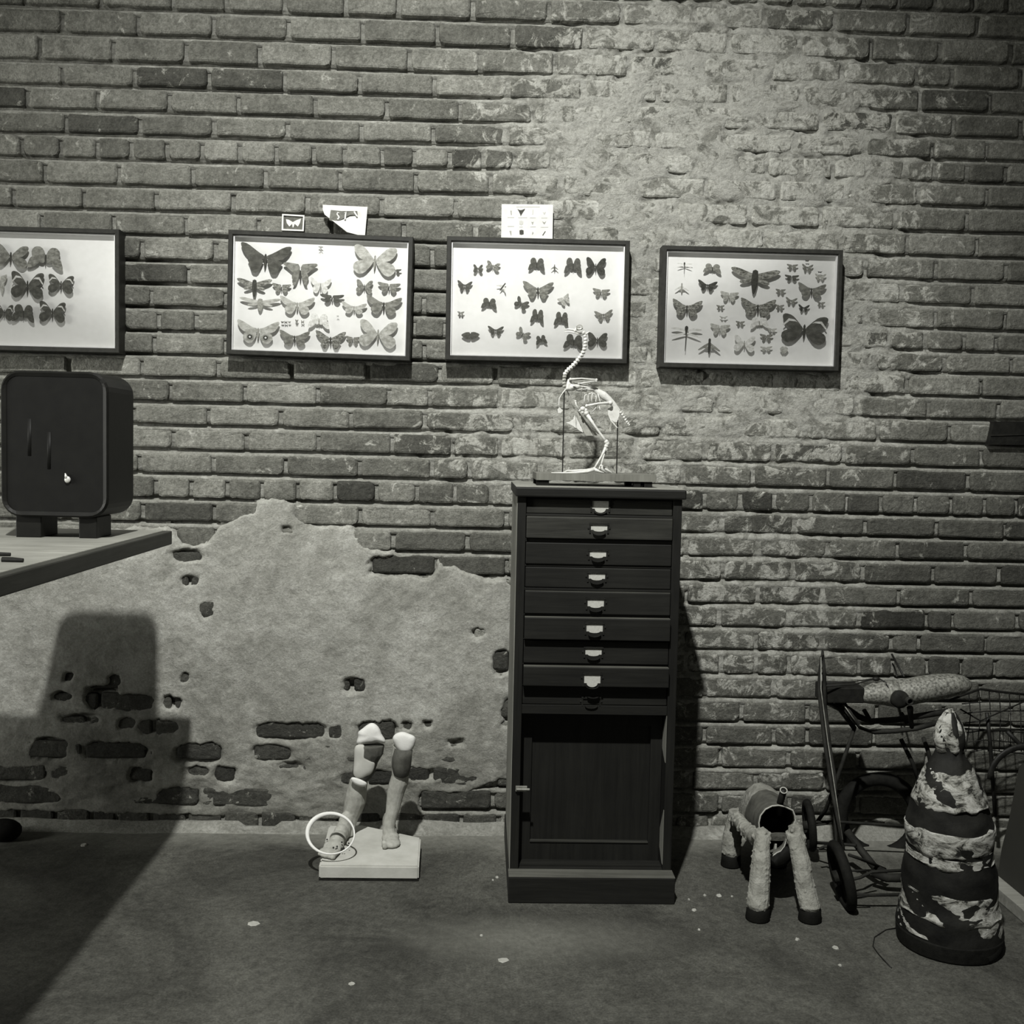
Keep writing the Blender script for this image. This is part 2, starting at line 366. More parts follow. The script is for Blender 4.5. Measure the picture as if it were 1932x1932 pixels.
for k in range(-3, -9, -1): CL[k] = (CL[k+1][0]+.0695, CL[k+1][1])
KS = sorted(CL)
def joints(k):
    xs = sorted(JOINT.get(k, [])); nom = lambda x: (141-x*.0072)*(.5 if k in HEADER else 1)
    if not xs: xs = [60+(k % 3)*45]
    out = [xs[0]]
    for x in xs[1:]:
        n = max(1, round((x-out[-1])/nom(x))); g = (x-out[-1])/n
        for i in range(n): out.append(out[-1]+g)
    while out[-1] < 2500: out.append(out[-1]+nom(out[-1]))
    while out[0] > -560: out.insert(0, out[0]-nom(out[0]))
    return out
# plaster outline and the holes knocked in it (measured on the wall face)
PLP = [(-420, 1000), (150, 999), (318, 994), (330, 1004), (340, 1024), (360, 1032), (385, 1028), (402, 1012), (418, 993), (440, 980), (468, 970), (484, 962), (489, 945), (512, 942), (536, 943), (552, 952), (560, 976), (572, 990),
       (610, 993), (664, 993), (670, 1010), (700, 1034), (738, 1041), (742, 1049), (705, 1051), (697, 1062), (699, 1086), (760, 1089), (816, 1089), (822, 1075), (826, 1056), (834, 1068), (862, 1070), (890, 1084), (912, 1092), (955, 1094), (975, 1110),
       (985, 1240), (970, 1400), (960, 1470), (920, 1480), (880, 1494), (800, 1492), (786, 1515), (792, 1538), (700, 1545), (560, 1541), (440, 1540), (330, 1538), (200, 1533), (-420, 1520)]
HOLES = [(352, 1048, 29, 11), (359, 1093, 12, 8), (389, 1151, 9, 12), (347, 1276, 9, 8), (132, 1277, 9, 7), (118, 1316, 15, 9), (195, 1316, 31, 24), (252, 1326, 40, 15), (215, 1285, 12, 11), (326, 1325, 19, 13), (150, 1355, 31, 9),
         (240, 1364, 13, 9), (300, 1371, 37, 12), (219, 1418, 62, 18), (375, 1421, 46, 20), (514, 1423, 38, 16), (372, 1455, 19, 9), (424, 1460, 22, 14), (549, 1444, 18, 5), (549, 1380, 64, 18), (633, 1379, 11, 11), (668, 1294, 19, 13), (714, 1379, 38, 19),
         (770, 1368, 9, 8), (811, 1368, 8, 5), (338, 1506, 39, 19), (417, 1512, 11, 11), (949, 1252, 16, 22), (957, 1345, 10, 24), (900, 1195, 11, 6), (538, 998, 10, 6), (95, 1412, 30, 22), (20, 1462, 60, 15), (265, 1462, 22, 15), (60, 1505, 46, 10), (700, 1470, 60, 14), (800, 1460, 40, 10), (860, 1400, 16, 6)]
def plaster_s(px, py):
    wx = (fbm(px*.035, py*.035, 3)-.5)*16+(fbm(px*.14, py*.14, 4)-.5)*7; wy = (fbm(px*.035, py*.035, 5)-.5)*12+(fbm(px*.14, py*.14, 6)-.5)*6
    x, y = px+wx, py+wy
    s = sdist(x, y, PLP)
    for cx, cy, a, b in HOLES:
        r = ((np.abs(x-cx)/a)**3+(np.abs(y-cy)/b)**3)**(1/3.)
        s = np.minimum(s, np.clip((r-1)*min(a, b), -30, 30))
    return s
# occluders, only to choose which bricks are worth an object of their own
OCC = [[(-10, 430), (236, 432), (236, 690), (-10, 690)], [(428, 432), (779, 446), (775, 700), (424, 690)], [(843, 445), (1187, 452), (1185, 700), (838, 695)], [(1244, 462), (1588, 470), (1587, 722), (1244, 712)], [(0, 700), (250, 720), (250, 975), (0, 985)],
       [(972, 915), (1286, 920), (1275, 1710), (962, 1710)], [(1730, 1400), (1860, 1400), (1892, 1815), (1690, 1815)]]
wall = None
def build_wall():
    global wall
    x0, x1, z0, z1 = -2.3, 2.55, -.03, 2.72
    nx, nz = int((x1-x0)/.0085), int((z1-z0)/.0036)
    X, Z = np.meshgrid(np.linspace(x0, x1, nx), np.linspace(z0, z1, nz))
    px, py = proj(X, 0.0, Z); sm = smear_np(px, py)
    n = fbm(X*22, Z*30, 11, 5); nb = fbm(X*6, Z*8, 12, 4); nf = fbm(X*90, Z*90, 13, 3)
    t = np.full(X.shape, 9.0)
    for k in KS:
        c, s = CL[k]; dz = (Z-(c+s*X))/.0075
        t = np.where(np.abs(dz) < np.abs(t), dz, t)
    bed = np.clip(t, -1.6, 1.2)
    rec = .0030+.0210*sstep(-.35, .45, bed)            # struck joint: flush on the lower brick, deep under the upper
    rec = np.where(np.abs(t) > 1.7, .0105, rec)
    rec = rec*(1-sm)+(.0004+(.5-nb)*.010)*sm
    Y = rec+(n-.5)*.010+(nf-.5)*.004
    Y = np.where(sm > .3, Y+.012*sstep(.56, .70, fbm(X*13, Z*17, 15, 4))*(.5+.5*n), Y)   # pits in the smeared lime
    Y = Y+.013*(inpoly(px, py, PLP) & (py > 1035))
    v = np.stack([X, Y, Z], -1).reshape(-1, 3)
    i = np.arange(nx*nz).reshape(nz, nx); f = np.stack([i[:-1, :-1], i[:-1, 1:], i[1:, 1:], i[1:, :-1]], -1).reshape(-1, 4)
    wall = grid_mesh('wall_back', v, f, MM); prop(wall, kind='structure')
    # plaster skin
    x0, x1, z0, z1 = -2.2, .22, .015, .98
    nx, nz = int((x1-x0)/.0046), int((z1-z0)/.0046)
    X, Z = np.meshgrid(np.linspace(x0, x1, nx), np.linspace(z0, z1, nz)); px, py = proj(X, 0.0, Z)
    s = plaster_s(px, py)
    low = sstep(1340, 1500, py)
    th = .0085+(fbm(X*5, Z*6, 21, 4)-.5)*.010+(fbm(X*28, Z*34, 22, 5)-.5)*.0050+(fbm(X*120, Z*120, 23, 2)-.5)*.0014
    th = th*(1-.35*low)+low*(fbm(X*14, Z*26, 25, 5)-.62)*.022
    Y = .016-(.016+th)*sstep(-5.5, 3.5, s)
    keep = s > -9
    i = np.arange(nx*nz).reshape(nz, nx); q = np.stack([i[:-1, :-1], i[:-1, 1:], i[1:, 1:], i[1:, :-1]], -1).reshape(-1, 4)
    q = q[keep.reshape(-1)[q].all(1)]; used = np.unique(q); mp = np.zeros(nx*nz, np.int64); mp[used] = np.arange(len(used))
    v = np.stack([X, Y, Z], -1).reshape(-1, 3)[used]
    o = grid_mesh('plaster', v, mp[q], MP, wall); o['label'] = 'patch of old grey plaster with holes showing bricks'
def grid_mesh(name, v, f, mat, parent=None):
    me = bpy.data.meshes.new(name); me.vertices.add(len(v)); me.vertices.foreach_set('co', np.asarray(v, np.float32).ravel())
    me.loops.add(f.size); me.loops.foreach_set('vertex_index', f.ravel().astype(np.int32))
    me.polygons.add(len(f)); me.polygons.foreach_set('loop_start', np.arange(0, f.size, 4, dtype=np.int32)); me.polygons.foreach_set('loop_total', np.full(len(f), 4, np.int32))
    me.update(calc_edges=True); me.materials.append(mat); me.validate(); return link(name, me, parent, True)
def brick_mesh(seed, ratio):           # unit brick: x,z in -.5..+.5, face at y=0, 0.06 deep
    r = random.Random(seed); L, H = ratio*.057, .057; pts = []
    def corner(sx, sz):
        c = r.choice([.004, .006, .008, .012, .016]); out = []
        for a in (0, 45, 90):
            out.append((c*(1-math.sin(math.radians(a))), c*(1-math.cos(math.radians(a)))))
        return c, out
    order = [(-1, -1), (1, -1), (1, 1), (-1, 1)]; ring = []
    for idx, (sx, sz) in enumerate(order):
        c, o = corner(sx, sz)
        o = [(L/2-b, H/2-a) for a, b in o] if True else o
        if sx*sz < 0: o = o[::-1]
        ring += [(sx*x, sz*z) for x, z in (o if sx*sz > 0 else o)]
        nx_, nz_ = order[(idx+1) % 4]
        for f in ((.25, .5, .75) if nx_ != sx else (.5,)):
            a = (sx*L/2, sz*H/2); b = (nx_*L/2, nz_*H/2)
            ring.append((a[0]+(b[0]-a[0])*f+(r.uniform(-.002, .001) if nx_ == sx else 0)*1, a[1]+(b[1]-a[1])*f+(r.uniform(-.0022, .0012)*(1 if sz > 0 else -1) if nx_ != sx else 0)))
    n = len(ring); vs = []
    for (ins, y) in ((.0065, 0.0), (.0018, .0022), (0, .006), (0, .06)):
        for x, z in ring: vs.append((x*(1-2*ins/L), y+r.uniform(-.0006, .0008)*(y < .01), z*(1-2*ins/H)))
    vs.append((0, -.0006, 0)); fs = []
    for a in range(3):
        for k in range(n): q = (k+1) % n; fs.append((a*n+k, a*n+q, (a+1)*n+q, (a+1)*n+k))
    for k in range(n): fs.append((4*n, (k+1) % n, k))
    me = bpy.data.meshes.new('brick'); me.from_pydata([(x/L, y, z/H) for x, y, z in vs], [], fs); me.update()
    bm = bmesh.new(); bm.from_mesh(me); bmesh.ops.recalc_face_normals(bm, faces=bm.faces); bm.to_mesh(me); bm.free()
    me.materials.append(MB); return me
def build_bricks():
    ST = [brick_mesh(100+i, 3.5) for i in range(22)]; HD = [brick_mesh(200+i, 1.7) for i in range(12)]
    cand = []; rr = random.Random(11)
    DARKB = [(215, 281), (751, 292), (942, 295), (840, 158), (612, 884), (676, 926), (1180, 700), (1600, 232), (330, 132), (200, 240), (345, 970), (1440, 945)]
    for k in KS:
        if k-1 not in CL and k != KS[0]: continue
        up = CL.get(k-1)
        if up is None: continue
        J = joints(k)
        for a, b in zip(J[:-1], J[1:]):
            pm = (LCOURSE.get(k, (0, -60*(-k)))[1]+RCOURSE.get(k, -60*(-k)))/2-20
            yl = pm+(a-950)*.024; A = P(a, yl, 0).x; B = P(b, yl, 0).x; xc = (A+B)/2
            zb = CL[k][0]+CL[k][1]*xc; zt = up[0]+up[1]*xc
            jw = rr.uniform(.009, .014); hj = rr.uniform(.0078, .0100)
            L, H = B-A-jw, zt-zb-hj-rr.uniform(.004, .007)
            zc = zb+hj+H/2
            gx = np.array([xc+L*f for f in (-.4, -.2, 0, .2, .4)]*3); gz = np.repeat([zc-H*.3, zc, zc+H*.3], 5)
            ux, uy = proj(gx, 0.0, gz)
            s = plaster_s(ux, uy)
            if (s > 7).all() or zc < 0: continue
            vis = (s < 2)&(ux > 0)&(ux < 1932)&(uy > 0)&(uy < 1932)
            for pl in OCC: vis &= ~inpoly(ux, uy, pl)
            smk = float(smear_np(np.array([ux[7]]), np.array([uy[7]]))[0])
            cand.append((vis.mean()*L*H*(1-.6*smk), k, xc, zc, L, H, math.atan(CL[k][1]), smk))
    cand.sort(key=lambda c: -c[0])
    sv, sf, st = [], [], []
    for idx, (score, k, xc, zc, L, H, ang, smk) in enumerate(cand):
        me = rr.choice(HD if L < .13 else ST); px, py = proj(np.array([xc]), 0.0, np.array([zc])); px, py = px[0], py[0]
        tone = rr.choice([.105, .12, .13, .14, .15, .16, .175])*rr.uniform(.9, 1.1)
        if rr.random() < .10: tone *= .62
        if k in (6, 20, 13): tone *= rr.choice([.7, .95, 1.1])
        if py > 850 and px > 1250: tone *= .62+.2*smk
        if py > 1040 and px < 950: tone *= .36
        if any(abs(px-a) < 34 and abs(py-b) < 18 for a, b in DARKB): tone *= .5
        y = rr.uniform(-.0055, .0015)*(1-.9*min(1, 1.3*smk))+.001
        rot = Euler((rr.uniform(-.015, .015), -ang+rr.uniform(-.008, .008), rr.uniform(-.012, .012)))
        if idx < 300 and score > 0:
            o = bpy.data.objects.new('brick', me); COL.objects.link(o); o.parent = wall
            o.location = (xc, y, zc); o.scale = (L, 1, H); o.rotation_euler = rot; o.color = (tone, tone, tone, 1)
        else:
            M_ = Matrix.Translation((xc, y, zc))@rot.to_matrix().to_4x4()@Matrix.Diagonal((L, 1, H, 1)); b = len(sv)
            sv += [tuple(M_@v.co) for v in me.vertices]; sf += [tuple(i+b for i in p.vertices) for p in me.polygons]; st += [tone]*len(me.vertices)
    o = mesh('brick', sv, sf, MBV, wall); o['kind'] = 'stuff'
    ca = o.data.color_attributes.new('tone', 'FLOAT_COLOR', 'POINT'); ca.data.foreach_set('color', np.repeat(np.array(st, np.float32), 4))
    print('BRICKS', len(cand), 'verts in stuff', len(sv))
build_wall(); build_bricks()
# ------------------------------------------------------------------ floor
def build_floor():
    v = []; f = []
    xs = np.linspace(-3.2, 3.2, 65); ys = np.linspace(-3.4, .05, 60)
    for j, y in enumerate(ys):
        for i, x in enumerate(xs):
            v.append((x, y, 0.0))
    n = len(xs)
    for j in range(len(ys)-1):
        for i in range(n-1): f.append((j*n+i, j*n+i+1, (j+1)*n+i+1, (j+1)*n+i))
    o = mesh('floor', v, f, MF); prop(o, kind='structure')
    # lime-mortar fillet swept up against the foot of the wall
    xs = np.linspace(-2.2, 2.4, 220); rows = []
    for x in xs:
        a = .028+.022*float(fbm(np.array([x*4.0]), np.array([.3]), 41)[0]); h = .012+.022*float(fbm(np.array([x*5.0]), np.array([2.3]), 42)[0])
        if abs(x+.63) < .05: h *= .3
        rows.append([(x, .0, h), (x, -.30*a, h*.86), (x, -.7*a, h*.45), (x, -a*1.3, .0015), (x, -a*1.5, -.002)])
    v = [p for r in rows for p in r]; f = [(i*5+k, (i+1)*5+k, (i+1)*5+k+1, i*5+k+1) for i in range(len(rows)-1) for k in range(4)]
    t = mesh('trim_1', v, f, MM, None, True); prop(t, kind='structure')
build_floor()
# ------------------------------------------------------------------ insect display cases
D_FRONT, D_BOARD = .050, .030
CASES = {
 'first': dict(c=[(-118, 424), (228, 432), (222, 667), (-124, 657)], label='black framed insect case cut by the left edge, above the dark rounded box'),
 'second': dict(c=[(432, 433), (779, 447), (774, 681), (425, 668)], label='black framed case of pale moths with two small pictures standing on it'),
 'third': dict(c=[(844, 446), (1187, 453), (1185, 687), (839, 678)], label='black framed case of small dark butterflies behind the bird skeleton'),
 'fourth': dict(c=[(1248, 463), (1588, 471), (1586, 701), (1246, 692)], label='black framed insect case farthest right, above bare whitewashed brick'),
}
def build_case(key, spec):
    c = [P(x, y, D_FRONT) for x, y in spec['c']]; ctr = sum(c, Vector())/4
    ex = ((c[1]-c[0])+(c[2]-c[3])).normalized(); ez = Vector((-ex.z, 0, ex.x)); W = ((c[1]-c[0]).length+(c[2]-c[3]).length)/2; H = ((c[0]-c[3]).length+(c[1]-c[2]).length)/2
    root = empty('insect_case', (ctr.x, -D_FRONT+.05, ctr.z), spec['label'], 'display case', 'insect cases hung in a row on the brick wall')
    q = lambda u, v, d: ctr+ex*u+ez*v+Vector((0, D_FRONT-d, 0))
    fw = .0135
    def rect(w, h, d): return [q(-w/2, -h/2, d), q(w/2, -h/2, d), q(w/2, h/2, d), q(-w/2, h/2, d)]
    g = G(); r = [rect(W, H, -.004), rect(W, H, D_FRONT-.002), rect(W-.003, H-.003, D_FRONT), rect(W-2*fw+.004, H-2*fw+.004, D_FRONT), rect(W-2*fw, H-2*fw, D_FRONT-.003), rect(W-2*fw, H-2*fw, .012)]
    g.loft(r, False); g.build('frame', M_FRAME, root)
    g = G(); ti = .0025; a, b = W-2*fw-.0004, H-2*fw-.0004
    g.loft([rect(a, b, D_FRONT-.006), rect(a, b, D_BOARD), rect(a-2*ti, b-2*ti, D_BOARD), rect(a-2*ti, b-2*ti, D_FRONT-.006)], False, True); g.build('lining', M_WALLCASE, root)
    g = G(); g.quadbox(rect(W-2*fw, H-2*fw, D_BOARD), rect(W-2*fw, H-2*fw, .014)); g.build('backing_board', M_BOARD, root)
    g = G(); g.quadbox(rect(W-2*fw, H-2*fw, D_FRONT-.0035), rect(W-2*fw, H-2*fw, D_FRONT-.0055)); g.build('glass_pane', M_GLASS, root)
    return root
for key, sp in CASES.items(): build_case(key, sp)
SHAPE = {   # right-hand wings, x 0..1, z -1..1
 'moth': ([(.02, .30), (.30, .42), (.65, .80), (.92, 1), (1, .93), (.95, .55), (.80, .15), (.55, -.08), (.06, .0)], [(.05, .08), (.5, .0), (.68, -.2), (.70, -.6), (.52, -.95), (.30, -1), (.12, -.55)]),
 'bird': ([(.02, .20), (.30, .45), (.72, .92), (.96, 1), (1, .85), (.86, .35), (.62, -.02), (.06, -.05)], [(.05, .0), (.55, -.02), (.70, -.12), (.58, -.5), (.48, -.95), (.28, -1), (.14, -.5)]),
 'up': ([(.03, .05), (.28, .5), (.55, .9), (.85, 1), (.98, .85), (.9, .4), (.62, .0), (.1, -.1)], [(.05, .0), (.58, .0), (.92, -.25), (.95, -.68), (.70, -1), (.42, -.88), (.12, -.3)]),
 'hawk': ([(.04, .52), (.35, .72), (.80, .98), (1, .88), (.86, .55), (.48, .22), (.08, .12)], [(.06, .16), (.42, .14), (.62, -.10), (.50, -.28), (.16, -.12)]),
 'luna': ([(.02, .85), (.5, .95), (.92, 1), (1, .82), (.72, .5), (.38, .05), (.05, -.2)], [(.04, .2), (.40, .1), (.50, -.3), (.36, -.68), (.44, -1), (.26, -.95), (.10, -.3)]),
 'bent': ([(.0, -.2), (.06, .55), (.26, 1), (.58, 1), (.78, .62), (.74, .1), (.5, -.3), (.12, -.5)], [(.50, -.1), (.80, .10), (1, -.85), (.88, -1), (.6, -.85), (.30, -.42)]),
 'flat': ([(.02, .75), (.5, .85), (.95, 1), (1, .7), (.75, .15), (.08, -.1)], [(.05, .1), (.62, .1), (.66, -.4), (.45, -1), (.2, -.75)]),
 'dragon': ([(.02, .66), (.5, .86), (1, .78), (.98, .68), (.5, .62), (.02, .56)], [(.02, .48), (.5, .36), (.95, .14), (.92, .08), (.5, .18), (.02, .36)]),
 'fly': ([(.03, .5), (.45, .12), (1, -.5), (.92, -.62), (.6, -.42), (.12, .05)], [(.05, .0), (.45, -.12), (.48, -.26), (.2, -.34), (.06, -.3)]),
 'oval': ([(.0, .9), (.45, 1), (.95, .45), (1, .1), (.7, -.5), (.3, -1), (.0, -.9)], None),
}
_wm = {}
def wing_mesh(shape, which, side, tone):
    key = (shape, which, side, tone)
    if key not in _wm:
        pts = SHAPE[shape][which]; g = G(); n = len(pts)
        for _ in range(1):                         # one round of corner cutting
            pts = [p for i in range(n) for p in ((pts[i][0]*.78+pts[(i+1) % n][0]*.22, pts[i][1]*.78+pts[(i+1) % n][1]*.22), (pts[i][0]*.22+pts[(i+1) % n][0]*.78, pts[i][1]*.22+pts[(i+1) % n][1]*.78))]
        P3 = [(side*x, -.16*x-(.012 if which == 0 else 0), z) for x, z in pts]
        g.plate(P3, (0, .02, 0))
        me = bpy.data.meshes.new(('forewing', 'hindwing')[which]); me.from_pydata(g.v, [], g.f); me.materials.append(WINGS[tone]); me.update(); _wm[key] = me
    return _wm[key]
_bm = {}
def body_mesh(kind, pale):
    if (kind, pale) not in _bm:
        g = G()
        if kind == 'hawk': pr = [(.02, .86), (.10, .78), (.12, .55), (.14, .2), (.12, -.3), (.07, -.8), (.01, -1)]
        elif kind == 'dragon': pr = [(.03, 1.0), (.10, .92), (.11, .75), (.06, .5), (.025, .2), (.02, -.6), (.015, -1)]
        elif kind == 'fly': pr = [(.05, 1.0), (.11, .85), (.10, .5), (.12, .1), (.11, -.5), (.05, -.9), (.01, -1)]
        else: pr = [(.01, .36), (.045, .26), (.055, .0), (.045, -.35), (.012, -.62)]
        g.loft([[(r*math.cos(a*math.pi/3), -.03+.5*r*math.sin(a*math.pi/3), z) for a in range(6)] for r, z in pr])
        me = bpy.data.meshes.new('body'); me.from_pydata(g.v, [], g.f); me.materials.append(M_BODYP if pale else M_BODY); me.update(); _bm[(kind, pale)] = me
    return _bm[(kind, pale)]
EYE = G().lathe([(.0, 0), (.5, 0), (1, 0), (1, .02), (.0, .02)], (0, 0, 0), 12, False)
def band_mesh(side):
    key = ('band', side)
    if key not in _wm:
        g = G(); g.plate([(side*x, -.16*x-.030, z) for x, z in [(.30, .46), (.40, .50), (.66, .50), (.90, .12), (.93, .20), (.70, .66), (.44, .62)]], (0, .012, 0))
        me = bpy.data.meshes.new('wing_band'); me.from_pydata(g.v, [], g.f); me.materials.append(WINGS['v']); me.update(); _wm[key] = me
    return _wm[key]
def insect(org, sc, item, group, where):
    (cx, cy, wd, ht, shape, tone, rot, text) = item
    px, py = org[0]+cx*sc, org[1]+cy*sc; lift = .008 if wd*sc < 40 else .010
    d = D_BOARD+lift; pt = P(px, py, d); k = S(d)*sc
    small = wd*sc < 26
    name = {'dragon': 'dragonfly', 'fly': 'fly', 'hawk': 'hawk_moth', 'moth': 'moth', 'luna': 'moth'}.get(shape, 'butterfly')
    if small: name = 'small_insect'
    r = bpy.data.objects.new(name, None); COL.objects.link(r); r.empty_display_size = .01
    r.location = pt; r.rotation_euler = (0, math.radians(rot+1.2), 0); r.scale = (wd*k/2, .011, ht*k/2)
    prop(r, text+' in the '+where+' insect case', 'butterfly' if name in ('butterfly',) else ('moth' if 'moth' in name else 'insect'), group)
    for side in (-1, 1):
        for wch in (0, 1):
            if SHAPE[shape][wch] is None: continue
            o = bpy.data.objects.new(('forewing', 'hindwing')[wch], wing_mesh(shape, wch, side, 'd' if tone == 'b' else tone)); COL.objects.link(o); o.parent = r
        if tone == 'b':
            o = bpy.data.objects.new('wing_band', band_mesh(side)); COL.objects.link(o); o.parent = r; o['label'] = 'pale band across the forewing'
        if 'eyed' in text:
            for rad, mt, yy in ((.27, M_INKG, -.10), (.19, M_INK, -.13), (.08, M_BOARD, -.16)):
                g = G(); g.lathe([(0, 0), (rad, 0), (rad, .01)], (0, 0, 0), 12, False)
                vs = [(side*.37+x*.62, yy-.13*.37+z, -.44+y*1.05) for x, y, z in g.v]
                me = bpy.data.meshes.new('eye_spot'); me.from_pydata(vs, [], g.f); me.materials.append(mt)
                o = bpy.data.objects.new('eye_spot', me); COL.objects.link(o); o.parent = r
    if shape != 'oval':
        o = bpy.data.objects.new('body', body_mesh(shape if shape in ('hawk', 'dragon', 'fly') else '', tone in 'vp')); COL.objects.link(o); o.parent = r
    if not small:
        g = G(); g.tube([(0, -.6, .02), (0, lift/.011, .02)], .008, 4)
        me = bpy.data.meshes.new('pin'); me.from_pydata(g.v, [], g.f); me.materials.append(M_IRON)
        o = bpy.data.objects.new('pin', me); COL.objects.link(o); o.parent = r; o.scale = (10*.011/(wd*k/2)*.1, 1, 10*.011/(ht*k/2)*.1)
